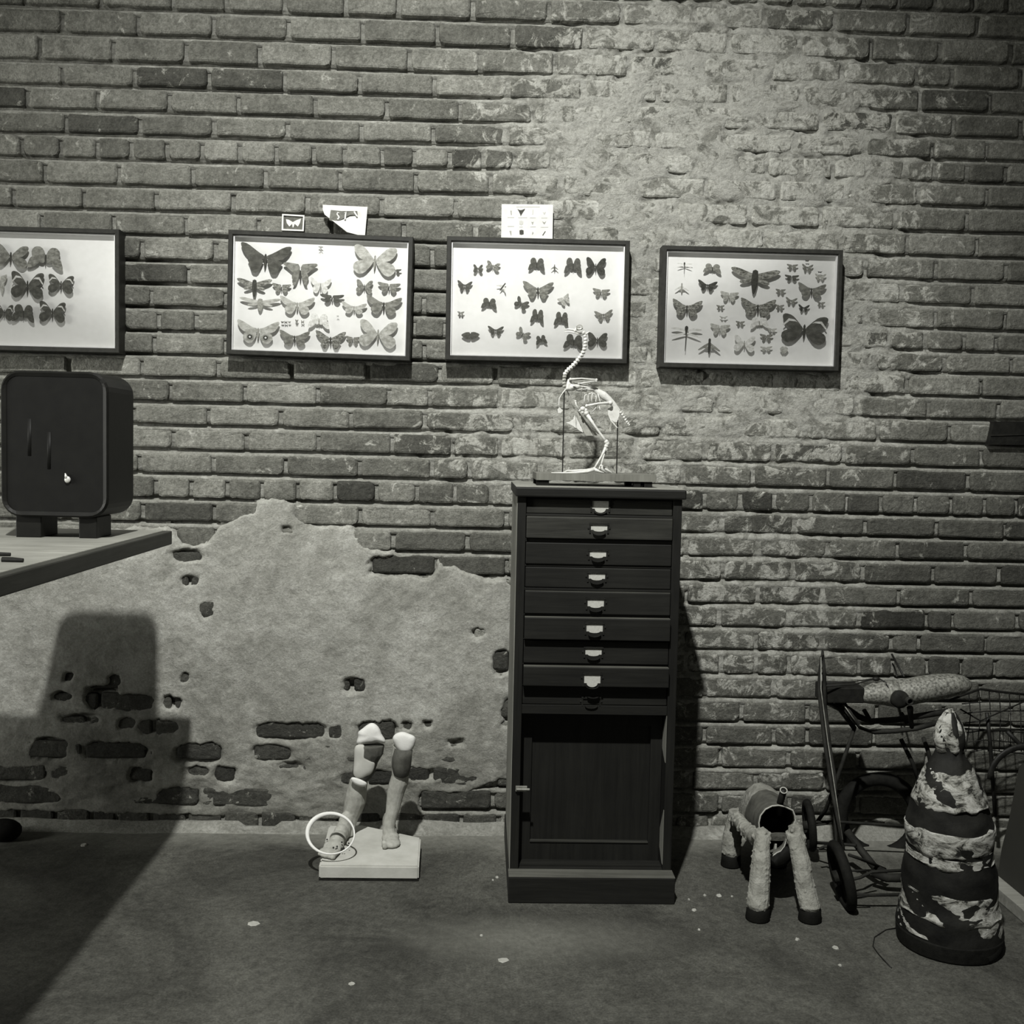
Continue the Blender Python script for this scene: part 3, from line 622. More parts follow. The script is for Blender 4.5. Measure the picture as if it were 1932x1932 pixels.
INS = {
 'first': ((0, 420), .1346, 'far left', [
  (150, 470, 490, 320, 'up', 'm', 4, 'grey butterfly with a light wing patch'), (640, 500, 500, 300, 'bent', 'm', 3, 'pale grey butterfly with drooping wing tips, topmost'),
  (385, 880, 460, 370, 'up', 'b', 2, 'largest black butterfly with white wing bands'), (855, 865, 360, 260, 'up', 'b', 3, 'banded dark butterfly ending the middle row'),
  (60, 1260, 250, 230, 'up', 'b', 3, 'banded butterfly at the left end of the bottom row'), (330, 1275, 320, 240, 'bent', 'd', 3, 'dark butterfly with drooping wings in the bottom row'),
  (735, 1255, 370, 290, 'up', 'b', 2, 'white-banded butterfly at the right end of the bottom row'), (0, 860, 190, 280, 'flat', 'p', 2, 'pale butterfly half out of frame in the middle row')]),
 'second': ((420, 370), .1967, 'second', [
  (410, 605, 480, 280, 'bird', 'd', 3, 'big plain dark butterfly in the upper left corner'), (745, 750, 330, 215, 'luna', 'm', 0, 'flat-topped grey moth with two tails'), (940, 525, 44, 95, 'dragon', 'm', 2, 'thin stick-like insect near the top middle'),
  (1460, 620, 420, 280, 'up', 'p', 3, 'big pale patterned moth in the upper right corner'), (1660, 720, 110, 45, 'flat', 'd', 3, 'tiny dark moth under the big pale one'),
  (305, 880, 340, 180, 'hawk', 'M', 0, 'dark striped hawk moth at the left side'), (565, 885, 180, 90, 'flat', 'M', 2, 'small dark-edged butterfly beside the striped hawk moth'), (940, 860, 200, 150, 'moth', 'v', 2, 'almost white moth near the middle'),
  (1360, 870, 160, 130, 'up', 'm', 3, 'grey moth with upright wings, right of middle'), (1595, 880, 220, 100, 'flat', 'm', 2, 'grey flat-winged moth near the right edge of row two'), (360, 1040, 400, 130, 'hawk', 'p', 0, 'long pale hawk moth at the left side'),
  (715, 1050, 330, 170, 'moth', 'p', 1, 'plain pale broad moth left of middle'), (1050, 985, 230, 85, 'flat', 'd', 0, 'small black moth with pale spots at centre'), (1260, 1075, 240, 110, 'moth', 'p', 3, 'pale outlined moth right of the small black one'),
  (1545, 1050, 340, 180, 'moth', 'm', 3, 'large grey moth at the right edge of row three'), (340, 1305, 400, 220, 'moth', 'p', 1, 'eyed moth with two dark ring spots'), (575, 1212, 30, 22, 'flat', 'd', 0, 'first of five tiny flies in a line'), (608, 1212, 30, 26, 'up', 'd', 0, 'second of five tiny flies in a line'),
  (642, 1212, 26, 24, 'flat', 'm', 0, 'third of five tiny flies in a line'), (712, 1204, 30, 40, 'flat', 'm', 0, 'fourth of five tiny flies in a line'), (768, 1208, 30, 30, 'up', 'm', 0, 'last of five tiny flies in a line'),
  (925, 1200, 210, 140, 'bent', 'v', 2, 'whitish moth above the bottom row'), (690, 1365, 290, 150, 'moth', 'm', 1, 'grey moth with dark leading edges in the bottom row'), (1035, 1380, 290, 170, 'bird', 'M', 1, 'dark striped butterfly at the middle of the bottom row'),
  (1250, 1385, 140, 80, 'flat', 'm', 2, 'small grey moth in the bottom row'), (1490, 1325, 370, 260, 'up', 'p', 3, 'big pale spread moth in the lower right corner'), (1105, 1165, 26, 40, 'dragon', 'm', 0, 'single tiny pin-thin insect right of centre')]),
 'third': ((820, 370), .2019, 'third', [
  (405, 680, 90, 80, 'up', 'd', 0, 'small ragged dark butterfly at the top left'), (545, 655, 130, 80, 'up', 'M', 12, 'spotted dark butterfly second in the top row'), (955, 640, 160, 120, 'bent', 'd', 2, 'dark butterfly with drooping wings at the top middle'), (1120, 670, 70, 60, 'fly', 'm', 0, 'small grey fly in the top row'),
  (1295, 655, 170, 150, 'bent', 'd', 1, 'dark butterfly spread like an X in the top row'), (1505, 660, 190, 170, 'up', 'D', 1, 'plain black butterfly at the top right'), (280, 840, 140, 95, 'bird', 'd', 3, 'dark butterfly at the left edge of row two'), (635, 850, 110, 90, 'fly', 'c', 35, 'grey insect tilted sideways in row two'),
  (965, 880, 290, 160, 'bird', 'm', 0, 'largest grey butterfly in the middle'), (1555, 905, 165, 80, 'flat', 'm', 2, 'grey flat-topped butterfly at the right side'), (510, 1005, 150, 100, 'bent', 'd', 3, 'dark four-lobed butterfly left of centre'), (810, 1005, 125, 100, 'up', 'd', 28, 'tilted dark butterfly below the largest one'),
  (1215, 975, 120, 90, 'flat', 'p', -30, 'pale outlined butterfly tilted on edge'), (960, 1125, 130, 130, 'bent', 'd', 4, 'dark hourglass-shaped butterfly at centre'), (1185, 1150, 140, 130, 'bent', 'd', 3, 'dark drooping butterfly right of centre'), (1580, 1115, 175, 95, 'bird', 'm', -8, 'tattered grey butterfly at the right side'),
  (245, 1098, 65, 40, 'flat', 'm', 0, 'tiny grey moth at the left side'), (335, 1305, 170, 70, 'oval', 'd', -4, 'folded dark leaf-shaped butterfly at the lower left'), (570, 1258, 150, 85, 'bird', 'd', 0, 'mottled dark butterfly in the bottom row'), (825, 1290, 125, 95, 'up', 'm', 30, 'tilted grey butterfly in the bottom row'),
  (995, 1345, 110, 85, 'bent', 'd', -12, 'small tilted dark butterfly at the bottom middle'), (1300, 1365, 190, 140, 'bent', 'd', 6, 'dark drooping butterfly behind the bird skull'), (1520, 1345, 190, 140, 'up', 'd', 0, 'plain dark butterfly at the lower right')]),
 'fourth': ((1230, 440), .1967, 'far right', [
  (310, 335, 150, 110, 'dragon', 'c', 0, 'grey wasp-like insect in the top left corner'), (580, 340, 180, 90, 'bent', 'm', 3, 'grey rounded moth in the top row'), (985, 460, 490, 250, 'hawk', 'M', 2, 'biggest mottled hawk moth at the top centre'), (1345, 322, 110, 50, 'flat', 'm', 0, 'small grey moth right of the big hawk moth'),
  (1490, 332, 110, 68, 'bird', 'm', 2, 'small grey moth under the topmost speck'), (1487, 267, 42, 16, 'flat', 'D', 0, 'topmost dark speck of an insect'), (1610, 375, 46, 16, 'flat', 'D', 0, 'dark speck above a pale moth'), (1340, 430, 140, 60, 'flat', 'd', 0, 'small dark moth in the second row'),
  (1615, 420, 110, 60, 'bird', 'p', 0, 'small pale moth at the right edge'), (285, 525, 140, 90, 'fly', 'v', 0, 'faint pale insect at the left side'), (530, 505, 190, 100, 'bird', 'D', 4, 'plain black moth left of centre'), (740, 610, 180, 100, 'flat', 'p', 2, 'pale moth with a dark body near centre'),
  (1530, 550, 275, 140, 'moth', 'm', 2, 'grey moth at the right, above the big black one'), (1232, 560, 100, 50, 'flat', 'M', 0, 'small banded moth below the dark one right of centre'), (1335, 650, 115, 65, 'bird', 'm', 4, 'small grey moth right of the mottled dark one'), (1620, 678, 80, 40, 'flat', 'm', 3, 'tiny grey moth near the right edge'),
  (1455, 720, 110, 70, 'bird', 'D', 2, 'small black moth just above the big black butterfly'), (1225, 710, 85, 50, 'flat', 'm', 0, 'tiny grey moth right of the owl-patterned moth'), (335, 720, 290, 165, 'moth', 'M', 2, 'broad speckled grey moth at the left side'), (1015, 715, 345, 175, 'moth', 'M', 1, 'dark owl-patterned moth at the centre'),
  (655, 710, 80, 40, 'flat', 'm', 0, 'tiny dark moth left of the owl-patterned one'), (685, 810, 80, 30, 'bird', 'p', 0, 'tiny pale moth left of centre'), (325, 1010, 300, 240, 'dragon', 'c', 1, 'black dragonfly with clear wings'), (650, 925, 195, 110, 'flat', 'p', 2, 'pale speckled moth above the black fly'),
  (845, 865, 90, 45, 'flat', 'm', 0, 'tiny grey moth below the owl-patterned one'), (1030, 860, 190, 110, 'bent', 'v', -6, 'faint moth under the owl-patterned one'), (1150, 930, 95, 40, 'flat', 'p', 3, 'tiny pale moth left of the big black butterfly'), (1460, 925, 460, 280, 'up', 'b', 3, 'biggest black and white banded butterfly at the lower right'),
  (885, 1060, 210, 160, 'up', 'v', 2, 'faint large moth in the bottom row'), (1095, 1000, 130, 65, 'flat', 'm', 0, 'small grey moth above the bottom row'), (1095, 1110, 120, 50, 'flat', 'p', -4, 'small pale moth in the bottom row'), (550, 1085, 220, 150, 'fly', 'g', 1, 'large black fly in the bottom row'),
  (1265, 1120, 80, 70, 'oval', 'p', 0, 'round pale moth at the right of the bottom row')]),
}
for key, (org, sc, where, items) in INS.items():
    for it in items: insect(org, sc, it, 'insects pinned in the '+where+' display case', where)
# ------------------------------------------------------------------ pictures standing on the case frames
def quad_at(pts, d): return [P(x, y, d) for x, y in pts]
r = empty('framed_butterfly', P(552, 434, .03), 'tiny white framed picture of one pale butterfly standing on the second case', 'picture')
o_, i_ = [(532.2, 403.5), (574.5, 406), (573, 436.2), (531.3, 434.6)], [(535, 406.4), (571.8, 408.6), (570.4, 433.4), (534.4, 431.8)]
G().loft([quad_at(o_, .012), quad_at(o_, .022), quad_at(i_, .022), quad_at(i_, .018)], False).build('frame', M_CARD, r)
G().quadbox(quad_at(i_, .0185), quad_at(i_, .013)).build('backing', simple('picture_grey', .10, .3, 90, .8, 0), r)
b = [(539.5, 413.5), (545, 414.5), (552.5, 419), (560, 415), (568, 412.5), (566, 420.5), (562, 427.5), (556, 422.5), (553.5, 429), (552.2, 429), (551, 422.5), (546, 427.5), (541, 421)]
G().plate(quad_at(b, .0195), (0, .0006, 0)).build('pale_butterfly', M_CARD, r)
# curled photo
r = empty('curled_photo', P(660, 440, .03), 'white bordered photo of pale bird necks leaning with a bent corner on the second case', 'photo')
g = G(); rows, colsn = 7, 10; vs = []
for j in range(rows):
    for i in range(colsn):
        u, v = i/(colsn-1), j/(rows-1)
        xl, xr = 606+(3 if j else 3)*0, 693.5-4.5*v
        x = 609+(693.5-609)*u-5*v*u; y = 386.5+4*u+v*(56)
        crop = max(0, v-.28)/.72
        x = x+(1-u)*crop*46; y = y-(1-u)*crop*4
        d = .020+.012*(1-v)*0+.014*(1-u)**2*(.4+.6*v)
        vs.append(P(x, y, d))
fs = [(j*colsn+i, (j+1)*colsn+i, (j+1)*colsn+i+1, j*colsn+i+1) for j in range(rows-1) for i in range(colsn-1)]
o = g.add(vs, fs).build('sheet', M_CARD, r); s_ = o.modifiers.new('solid', 'SOLIDIFY'); s_.thickness = .0012; s_.offset = 1
def on_sheet(pts, d): return [P(x, y, d+.014*max(0, (690-x)/84)**2*.8) for x, y in pts]
G().plate(on_sheet([(624, 396), (644, 398), (674, 398), (675, 405), (660, 406), (640, 416), (626, 417), (621, 415)], .0245), (0, .0005, 0)).build('picture', simple('dark_print', .16, .3, 90, .8, 0), r)
for nk in ([(637, 414), (640, 410), (636, 404), (637, 401), (640, 402)], [(651, 414), (652, 404), (653, 400), (650, 402)], [(668, 399), (671, 404), (674, 408)]):
    g = G(); g.tube([P(x, y, .026+.014*max(0, (690-x)/84)**2*.8) for x, y in nk], .0022, 6, .3); g.build('bird_neck', M_CARD, r)
# printed chart
r = empty('printed_chart', P(994, 449, .03), 'white printed chart of twelve small shapes standing on the third case', 'chart')
ch = [(946.5, 385), (1043.5, 386), (1042.5, 450.5), (945.5, 449)]
G().quadbox(quad_at(ch, .024), quad_at(ch, .0225)).build('sheet', M_CARD, r)
cx0, cy0, cs = 935, 375, .0621
def ink(pts, mat): G().plate([P(cx0+x*cs, cy0+y*cs, .0246) for x, y in pts], (0, .0005, 0)).build('printed_shape', mat, r)
ink([(665, 310), (720, 340), (780, 345), (840, 325), (895, 300), (870, 360), (820, 430), (765, 525), (735, 440), (700, 370)], M_INK)
ink([(450, 360), (485, 360), (490, 490), (465, 490)], M_INKG); ink([(1120, 330), (1145, 330), (1140, 470), (1115, 470)], simple('faint_ink', .48, .1, 200, .8, 0)); FI = bpy.data.materials['faint_ink']
ink([(1430, 400), (1480, 420), (1525, 395), (1495, 470), (1470, 470)], FI); ink([(720, 680), (780, 660), (840, 690), (830, 770), (780, 795), (725, 770)], FI)
ink([(1085, 695), (1120, 710), (1160, 695), (1130, 780), (1115, 780)], M_INKG); ink([(1415, 685), (1480, 715), (1535, 685), (1500, 750), (1480, 775), (1450, 745)], M_INKG)
ink([(420, 975), (480, 975), (480, 1110), (460, 1110)], M_INKG); ink([(725, 960), (790, 940), (850, 960), (855, 1075), (790, 1095), (730, 1080)], M_INK)
ink([(1120, 1000), (1155, 1035), (1125, 1085), (1105, 1075)], M_INKG); ink([(1500, 985), (1525, 990), (1440, 1120), (1418, 1108)], M_INK)
for x0_, x1_, y_ in ((630, 1340, 245), (365, 560, 565), (690, 960, 570), (1040, 1220, 575), (1390, 1570, 580), (365, 560, 835), (720, 820, 855), (1050, 1215, 850), (1370, 1600, 860)):
    ink([(x0_, y_-9), (x1_, y_-9), (x1_, y_+9), (x0_, y_+9)], FI)
# ------------------------------------------------------------------ bird skeleton
BS = empty('bird_skeleton', P(1124, 912, .27), 'white mounted skeleton of a crested long-legged bird on a plinth on the dark cabinet', 'skeleton')
zc = P(1130, 921, .445).z                                    # cabinet top
f0, f1 = P(1012, 905.5, .36), P(1237.5, 909.5, .36)
zf = f0.z
g = G(); g.quadbox([P(1012, 892.5, .36), P(1237.5, 896, .36), f1, f0], [Vector((p.x, -.17, p.z)) for p in (P(1012, 892.5, .36), P(1237.5, 896, .36), f1, f0)]); g.build('plinth_board', M_PLINTH, BS)
for xa, xb in ((1012.5, 1036), (1196, 1209), (1216, 1231)):
    a, b = P(xa, 909, .355), P(xb, 909, .355); t = max(f0.z, f1.z)-.004
    for yy in (-.355, -.20): G().box((a.x, yy, zc+.0006), (b.x, yy+.03, min(f0.z, f1.z)+.001), .001).build('plinth_foot', M_RUBBER, BS)
SD = .27
def K(c, r_, dd=0.0): return P(1040+c*.1035, 700+r_*.1035, SD+dd)
def Jp(c, r_, dd=0.0): return P(1030+c*.088, 590+r_*.088, SD+dd)
def bone(name, pts, rad, dd=0, mat=M_BONE, fn=K, seg=8, knobs=True):
    g = G(); ps = []
    for i, p in enumerate(pts): ps.append(fn(p[0], p[1], p[2] if len(p) > 2 else dd))
    g.tube(ps, rad, seg)
    if knobs:
        r0 = rad[0] if hasattr(rad, '__len__') else rad; r1 = rad[-1] if hasattr(rad, '__len__') else rad
        g.ball(ps[0], r0*1.35, 8, 5); g.ball(ps[-1], r1*1.35, 8, 5)
    return g.build(name, mat, BS, True)
neck = [(835, 500), (848, 570), (846, 640), (838, 710), (822, 780), (796, 850), (762, 910), (722, 965), (680, 1020), (636, 1075), (588, 1125), (538, 1175), (488, 1215), (446, 1260), (412, 1310), (400, 1370), (392, 1440), (388, 1510), (400, 1575)]
for i, (c, r_) in enumerate(neck):
    q = neck[min(i+1, len(neck)-1)]; pq = neck[max(i-1, 0)]; a = math.atan2(q[1]-pq[1], q[0]-pq[0])
    g = G(); rr_ = .0042+.0022*math.sin(min(i, 15)/15*math.pi*.8); L_ = .0042
    g.ball(Jp(c, r_), (rr_*1.05, rr_, L_*1.15), 8, 6, Euler((0, a-math.pi/2, 0))); g.ball(Jp(c-20, r_+12), (rr_*.55, rr_*1.3, rr_*.5), 6, 4)
    g.build('neck_vertebra', M_BONE if i < 15 else M_BONED, BS, True)
g = G(); g.ball(Jp(735, 385), (.0105, .0085, .0092), 12, 8); g.ball(Jp(800, 430), (.0065, .007, .0062), 10, 6); g.tube([Jp(690, 330), Jp(640, 375), Jp(600, 400)], [.006, .005, .004], 8)
g.tube([Jp(820, 470), Jp(880, 445), Jp(935, 400)], [.004, .003, .0012], 6); remesh(g.build('skull', M_BONE, BS, True), .0013)
bone('upper_beak', [(660, 385), (560, 362), (470, 352), (398, 360)], [.0042, .0028, .0022, .0012], fn=Jp, knobs=False); bone('lower_beak', [(790, 480), (700, 455), (600, 425), (500, 408), (398, 412)], [.0024, .0026, .0022, .0018, .001], fn=Jp, knobs=False)
g = G(); pts = [Jp(718+62*math.cos(a), 312+52*math.sin(a), .008) for a in [k*math.pi/6 for k in range(12)]]; g.tube(pts, .0014, 6, None, True); g.build('eye_ring', M_BONED, BS, True)
g = G(); g.ball(Jp(712, 312, .005), .003, 8, 6); g.build('eye_socket', M_BONED, BS, True)
# shoulder girdle, spine, pelvis, tail
g = G(); g.tube([K(335, 150), K(325, 240), K(310, 330)], [.0055, .0075, .0075], 10); g.tube([K(270, 330), K(390, 300), K(520, 270)], [.005, .0095, .006], 10); g.ball(K(400, 290, .004), (.009, .008, .0075), 10, 7); remesh(g.build('shoulder_girdle', M_BONE, BS, True), .0015)
g = G(); g.tube([K(410, 230), K(600, 282), K(780, 330), K(880, 390), K(960, 450), K(1050, 520), K(1130, 600), K(1200, 680), K(1250, 735)], [.0045, .0062, .0068, .0082, .0108, .0088, .0075, .0055, .0035], 10, .7); g.tube([K(450, 355), K(560, 350), K(650, 372)], [.002, .0042, .0025], 8)
g.tube([K(560, 300, .012), K(700, 335, .01), K(800, 350)], [.0025, .0035, .003], 8); remesh(g.build('spine_and_pelvis', M_BONE, BS, True), .0015)
for nm, pl, dd in (('ischium', [(1030, 690), (1110, 640), (1180, 650), (1245, 735), (1240, 810), (1210, 895), (1200, 930), (1150, 930), (1090, 880), (1055, 780)], .004), ('pubis', [(1030, 700), (1050, 760), (1100, 890), (1215, 1035), (1195, 1035), (1080, 905), (1035, 790)], .008),
               ('keel', [(430, 790), (446, 930), (452, 1040), (370, 985), (262, 935), (330, 925), (400, 880)], .006), ('keel', [(440, 810), (500, 930), (560, 1050), (582, 1125), (500, 1075), (455, 1030), (462, 940)], .004)):
    G().plate([K(x, y, dd+.001) for x, y in pl], (0, .003, 0)).build(nm, M_BONE, BS)
G().plate([K(x, y, -.004) for x, y in [(450, 700), (520, 760), (640, 930), (740, 1060), (880, 1170), (820, 1175), (640, 1180), (590, 1110), (500, 880)]], (0, .0025, 0)).build('breastbone', M_BONED, BS)
for i, (c, r_) in enumerate([(1262, 760), (1295, 800), (1325, 845), (1352, 890), (1378, 930), (1402, 962), (1420, 985)]):
    g = G(); g.ball(K(c, r_), (.0042-.0003*i, .0045, .0042-.0002*i), 8, 5); g.tube([K(c, r_), K(c+38-4*i, r_-42+3*i)], [.0018, .0006], 5); g.build('tail_vertebra', M_BONE, BS, True)
for i, rb in enumerate([[(650, 425), (615, 445), (605, 520), (602, 600)], [(705, 405), (680, 430), (672, 510), (690, 590)], [(755, 405), (745, 450), (738, 520), (748, 585)], [(810, 425), (825, 490), (812, 540), (822, 575)], [(848, 410), (872, 480), (886, 540), (900, 580)], [(668, 440), (740, 395), (815, 440)], [(820, 630), (806, 680), (735, 760)], [(878, 640), (886, 690), (892, 725)]]):
    for dd in ((.012, -.014) if i < 5 else (.012,)):
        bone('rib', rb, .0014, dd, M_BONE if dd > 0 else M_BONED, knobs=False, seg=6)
# folded wings, wishbone
bone('humerus', [(350, 150, .01), (560, 135, .018), (825, 160, .02)], [.003, .0018, .0026], 0); bone('radius', [(825, 170, .02), (620, 172, .024), (400, 190, .024)], [.002, .0013, .0015], 0, M_BONED); bone('ulna', [(820, 185, .02), (660, 205, .024), (500, 228, .024)], [.0024, .0017, .0015], 0)
bone('wishbone', [(258, 340, .004), (195, 420, .004), (148, 500, .004), (140, 600, .004), (150, 680, .004)], [.0018, .0014, .0016, .0014, .0018]); bone('wishbone', [(285, 350, -.01), (330, 460, -.01), (370, 590, -.01), (430, 700, -.01)], [.002, .0016, .0016, .0016], 0, M_BONED)
G().plate([K(x, y, .006) for x, y in [(115, 700), (150, 660), (212, 715), (180, 760), (125, 770)]], (0, .003, 0)).build('wing_tip_bone', M_BONE, BS)
bone('coracoid', [(440, 550, .004), (455, 620, .004), (520, 720, .004)], [.0022, .002, .0026])
# legs
for s_, dd in ((0, .016), (1, -.018)):
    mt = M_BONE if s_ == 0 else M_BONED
    bone('femur', [(1080, 580, dd), (860, 592, dd), (650, 635, dd)], [.0045, .0026, .0034], 0, mt)
    g = G(); g.ball(K(575, 690, dd), (.0075, .006, .0066), 9, 6); g.ball(K(570, 755, dd), (.004, .004, .0036), 8, 5); g.ball(K(630, 720, dd), (.005, .005, .006), 8, 5); g.build('knee', mt, BS, True)
    bone('tibia', [(640+20*s_, 770, dd), (800+8*s_, 1010, dd), (930, 1190, dd), (1005, 1290, dd)], [.0050, .0030, .0032, .0048], 0, mt)
    bone('fibula', [(600, 800, dd-.006), (760, 1060, dd-.006)], [.0018, .001], 0, M_BONED, knobs=False)
    g = G(); g.ball(K(1022, 1325, dd), (.0062, .006, .0070), 10, 7); g.build('ankle', mt, BS, True)
bone('metatarsus', [(1005, 1370, .016), (930, 1530, .018), (850, 1670, .02), (785, 1785, .02)], [.0046, .0028, .0026, .0038]); bone('metatarsus', [(1020, 1380, -.018), (960, 1540, -.018), (925, 1660, -.016), (915, 1730, -.016)], [.0040, .0026, .0024, .0036])
for tp, dd in (([(785, 1785), (640, 1812), (500, 1815), (380, 1822), (300, 1815), (215, 1852)], .02), ([(785, 1795), (660, 1835), (480, 1850), (300, 1858), (0, 1858)], .045), ([(790, 1790), (880, 1835), (960, 1858)], .03)):
    n_ = len(tp); bone('toe', [(x, y, dd) for x, y in tp], [.0044-.0027*i/(n_-1) for i in range(n_)], 0, knobs=False)
for tp, dd in (([(915, 1730), (955, 1770), (1030, 1810), (1110, 1862)], -.016), ([(912, 1735), (930, 1790), (1000, 1856)], 0.0), ([(905, 1740), (870, 1800)], -.03)):
    n_ = len(tp); bone('toe', [(x, y, dd) for x, y in tp], [.0042-.0016*i/(n_-1) for i in range(n_)], 0, knobs=False)
bone('claw', [(318, 1815, .02), (322, 1750, .02)], [.0012, .0005], knobs=False)
zb = P(1120, 895, .36).z
for (a, b), dd in ((((238, 350), (205, 1850)), .0), (((1212, 890), (1192, 1860)), .0)):
    p0, p1 = K(*a), K(*b); p1 = p0+(p1-p0)*((p0.z-(zb-.004))/(p0.z-p1.z)); G().tube([p0, p1], .0016, 8).build('support_rod', M_IRON, BS)
# ------------------------------------------------------------------ cabinet of shallow drawers
CB = empty('drawer_cabinet', PZ(1118, 1706), 'tall narrow dark cabinet of nine shallow drawers over a door, standing against the wall', 'cabinet')
DF, DB = .452, .045                                       # face-frame and back distances
L_, R_ = P(969, 1300, DF).x, P(1276.5, 1300, DF).x
ztop = zc
plz = .066; PD = .503
G().box((L_-.004, -PD, 0), (R_+.002, -DB, plz), .003).build('plinth', M_CAB, CB)
G().box((L_, -DF, plz), (L_+.0215, -DB, ztop-.022), .0015).build('side_panel', M_CABV, CB); G().box((R_-.0215, -DF, plz), (R_, -DB, ztop-.022), .0015).build('side_panel', M_CABV, CB)
o_ = G().box((L_-.0012, -DF+.0015, plz), (L_-.0001, -DB, ztop-.024)).build('pale_side', M_PALE, CB); o_['label'] = 'paler left side'  # thin plate, paler than the panel behind it
G().box((L_+.0215, -DB-.012, plz), (R_-.0215, -DB, ztop-.022)).build('back_panel', M_CABV, CB)
G().box((L_-.006, -DF-.014, ztop-.024), (R_+.008, -DB, ztop), .004).build('top', M_CAB, CB)
xi, xo = L_+.0217, R_-.0217
rows_ = [(943, 971, -.008), (977, 1017, .004), (1025.6, 1066, .0), (1072, 1110, -.002), (1117, 1159, .003), (1165, 1206, .016), (1209.5, 1252.6, .0), (1257, 1293, .018), (1295, 1331, -.006)]
zprev = ztop-.024
cards = [(945, 963, 0), (990.6, 1003, 1), (1040, 1053, 1), (1082, 1095, 2), (1131, 1147, 1), (1177.6, 1194.4, 1), (1224, 1238, 1), (1273, 1292, 3), (1318, 1329, 4)]
for i, (ya, yb, out) in enumerate(rows_):
    za, zb_ = P(1128, ya, DF).z, P(1128, yb, DF).z
    G().box((xi, -DF+.004, za+.0012), (xo, -DF+.03, zprev), .001).build('rail', M_CAB, CB)
    dp = DF+out
    dr = G().box((xi+.0012, -dp, zb_), (xo-.0012, -dp+.30, za), .002).build('drawer', M_DRAW if i < 2 else M_CAB, CB)
    # label holder with a half-round cut-out, card and cup pull
    y0, y1, kind = cards[i]; xm = 1131-i*.9*1.0 if i else 1131.5
    x0, x1 = P(xm-15.5, 1000, dp).x, P(xm+15.5, 1000, dp).x; z1, z0 = P(xm, y0, dp).z, P(xm, y1, dp).z; y_ = -dp
    h = G(); fwid = .004
    h.box((x0-fwid, y_-.0025, z0-.004), (x0, y_, z1+.005)); h.box((x1, y_-.0025, z0-.004), (x1+fwid, y_, z1+.005)); h.box((x0-fwid, y_-.0035, z1), (x1+fwid, y_, z1+.005))
    for sgn in (-1, 1): h.box(((x0+x1)/2+sgn*.026-.0025, y_-.002, z1-.010), ((x0+x1)/2+sgn*.026+.0025, y_, z1-.005), .0008)
    w2 = (x1-x0)/2; cx_ = (x0+x1)/2; a = [(cx_+w2*.78*math.cos(t), z0-.002-.0075*math.sin(t)) for t in [math.pi*k/8 for k in range(9)]]
    rim = [Vector((x, y_-.009, z)) for x, z in a]; top_ = [Vector((x, y_-.001, z)) for x, z in a]
    h.loft([[Vector((x, y_-.001, z)), Vector((x, y_-.007, z)), Vector((x, y_-.007, z+.0012)), Vector((x, y_-.001, z+.0012))] for x, z in a])
    hd = h.build('label_holder', M_IRON, dr)
    if i < 8:
        card = [(x0, z1), (x1, z1), (x1, z0+.004), (cx_+w2*.72, z0+.004)]
        card += [(cx_+w2*.68*math.cos(t), z0+.004-(.010 if kind in (0, 3) else .004)*math.sin(t)) for t in [math.pi*k/8 for k in range(9)]]+[(cx_-w2*.72, z0+.004), (x0, z0+.004)]
        G().plate([(x, y_-.0008, z) for x, z in card][::-1], (0, .0006, 0)).build('label_card', M_LABEL, dr)
    zprev = zb_-.0012
    if out > .002: G().box((xi+.002, -dp+.0004, za), (xo-.002, -DF+.002, za+.0009)).build('worn_top_edge', M_LEDGE, dr)
# lower compartment: deep-set door with a sunk panel
za, zb_ = P(1128, 1349, DF).z, plz+.004
G().box((xi, -DF+.004, za), (xo, -DF+.03, zprev), .001).build('rail', M_CAB, CB)
G().box((xi, -DF+.02, plz), (xo, -DB-.02, plz+.004)).build('floor_board', M_CAB, CB)
dd_ = DF-.055; st = .030
dr = G().box((xi+.001, -dd_, zb_), (xi+st, -dd_+.02, za)).box((xo-st, -dd_, zb_), (xo-.001, -dd_+.02, za)).box((xi+st, -dd_, za-.04), (xo-st, -dd_+.02, za)).box((xi+st, -dd_, zb_), (xo-st, -dd_+.02, zb_+.046)).build('door', M_CABV, CB)
G().box((xi+st, -dd_+.010, zb_+.046), (xo-st, -dd_+.016, za-.04)).build('door_panel', M_CABV, dr)
G().box((xi+st, -dd_-.003, zb_+.046), (xo-st, -dd_+.010, zb_+.050), .001).build('panel_bead', M_DRAW, dr)
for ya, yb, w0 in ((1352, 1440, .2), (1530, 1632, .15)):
    t0, t1 = P(1270, ya, DF).z, P(1270, yb, DF).z; g = G(); g.plate([(xo-.0007, -DF+.0012, t0), (xo-.0007, -DF+.05*w0, t0), (xo-.0007, -DF+.052, t0+(t1-t0)*.45), (xo-.0007, -DF+.052, t0+(t1-t0)*.8), (xo-.0007, -DF+.012, t1), (xo-.0007, -DF+.0012, t1)], (.0006, 0, 0)); g.build('lit_edge', M_PALE, CB)  # pale plates where lamp light falls on the reveal: light put into colour
p0, p1 = P(972, 1482, DF), P(1003, 1493, DF)
G().box((p0.x+.001, -DF-.005, p1.z), (p0.x+.030, -DF, p0.z), .0015).tube([(p0.x+.003, -DF-.008, (p0.z+p1.z)/2), (p0.x+.036, -DF-.008, (p0.z+p1.z)/2)], .003, 8).build('latch', M_STEEL, CB)
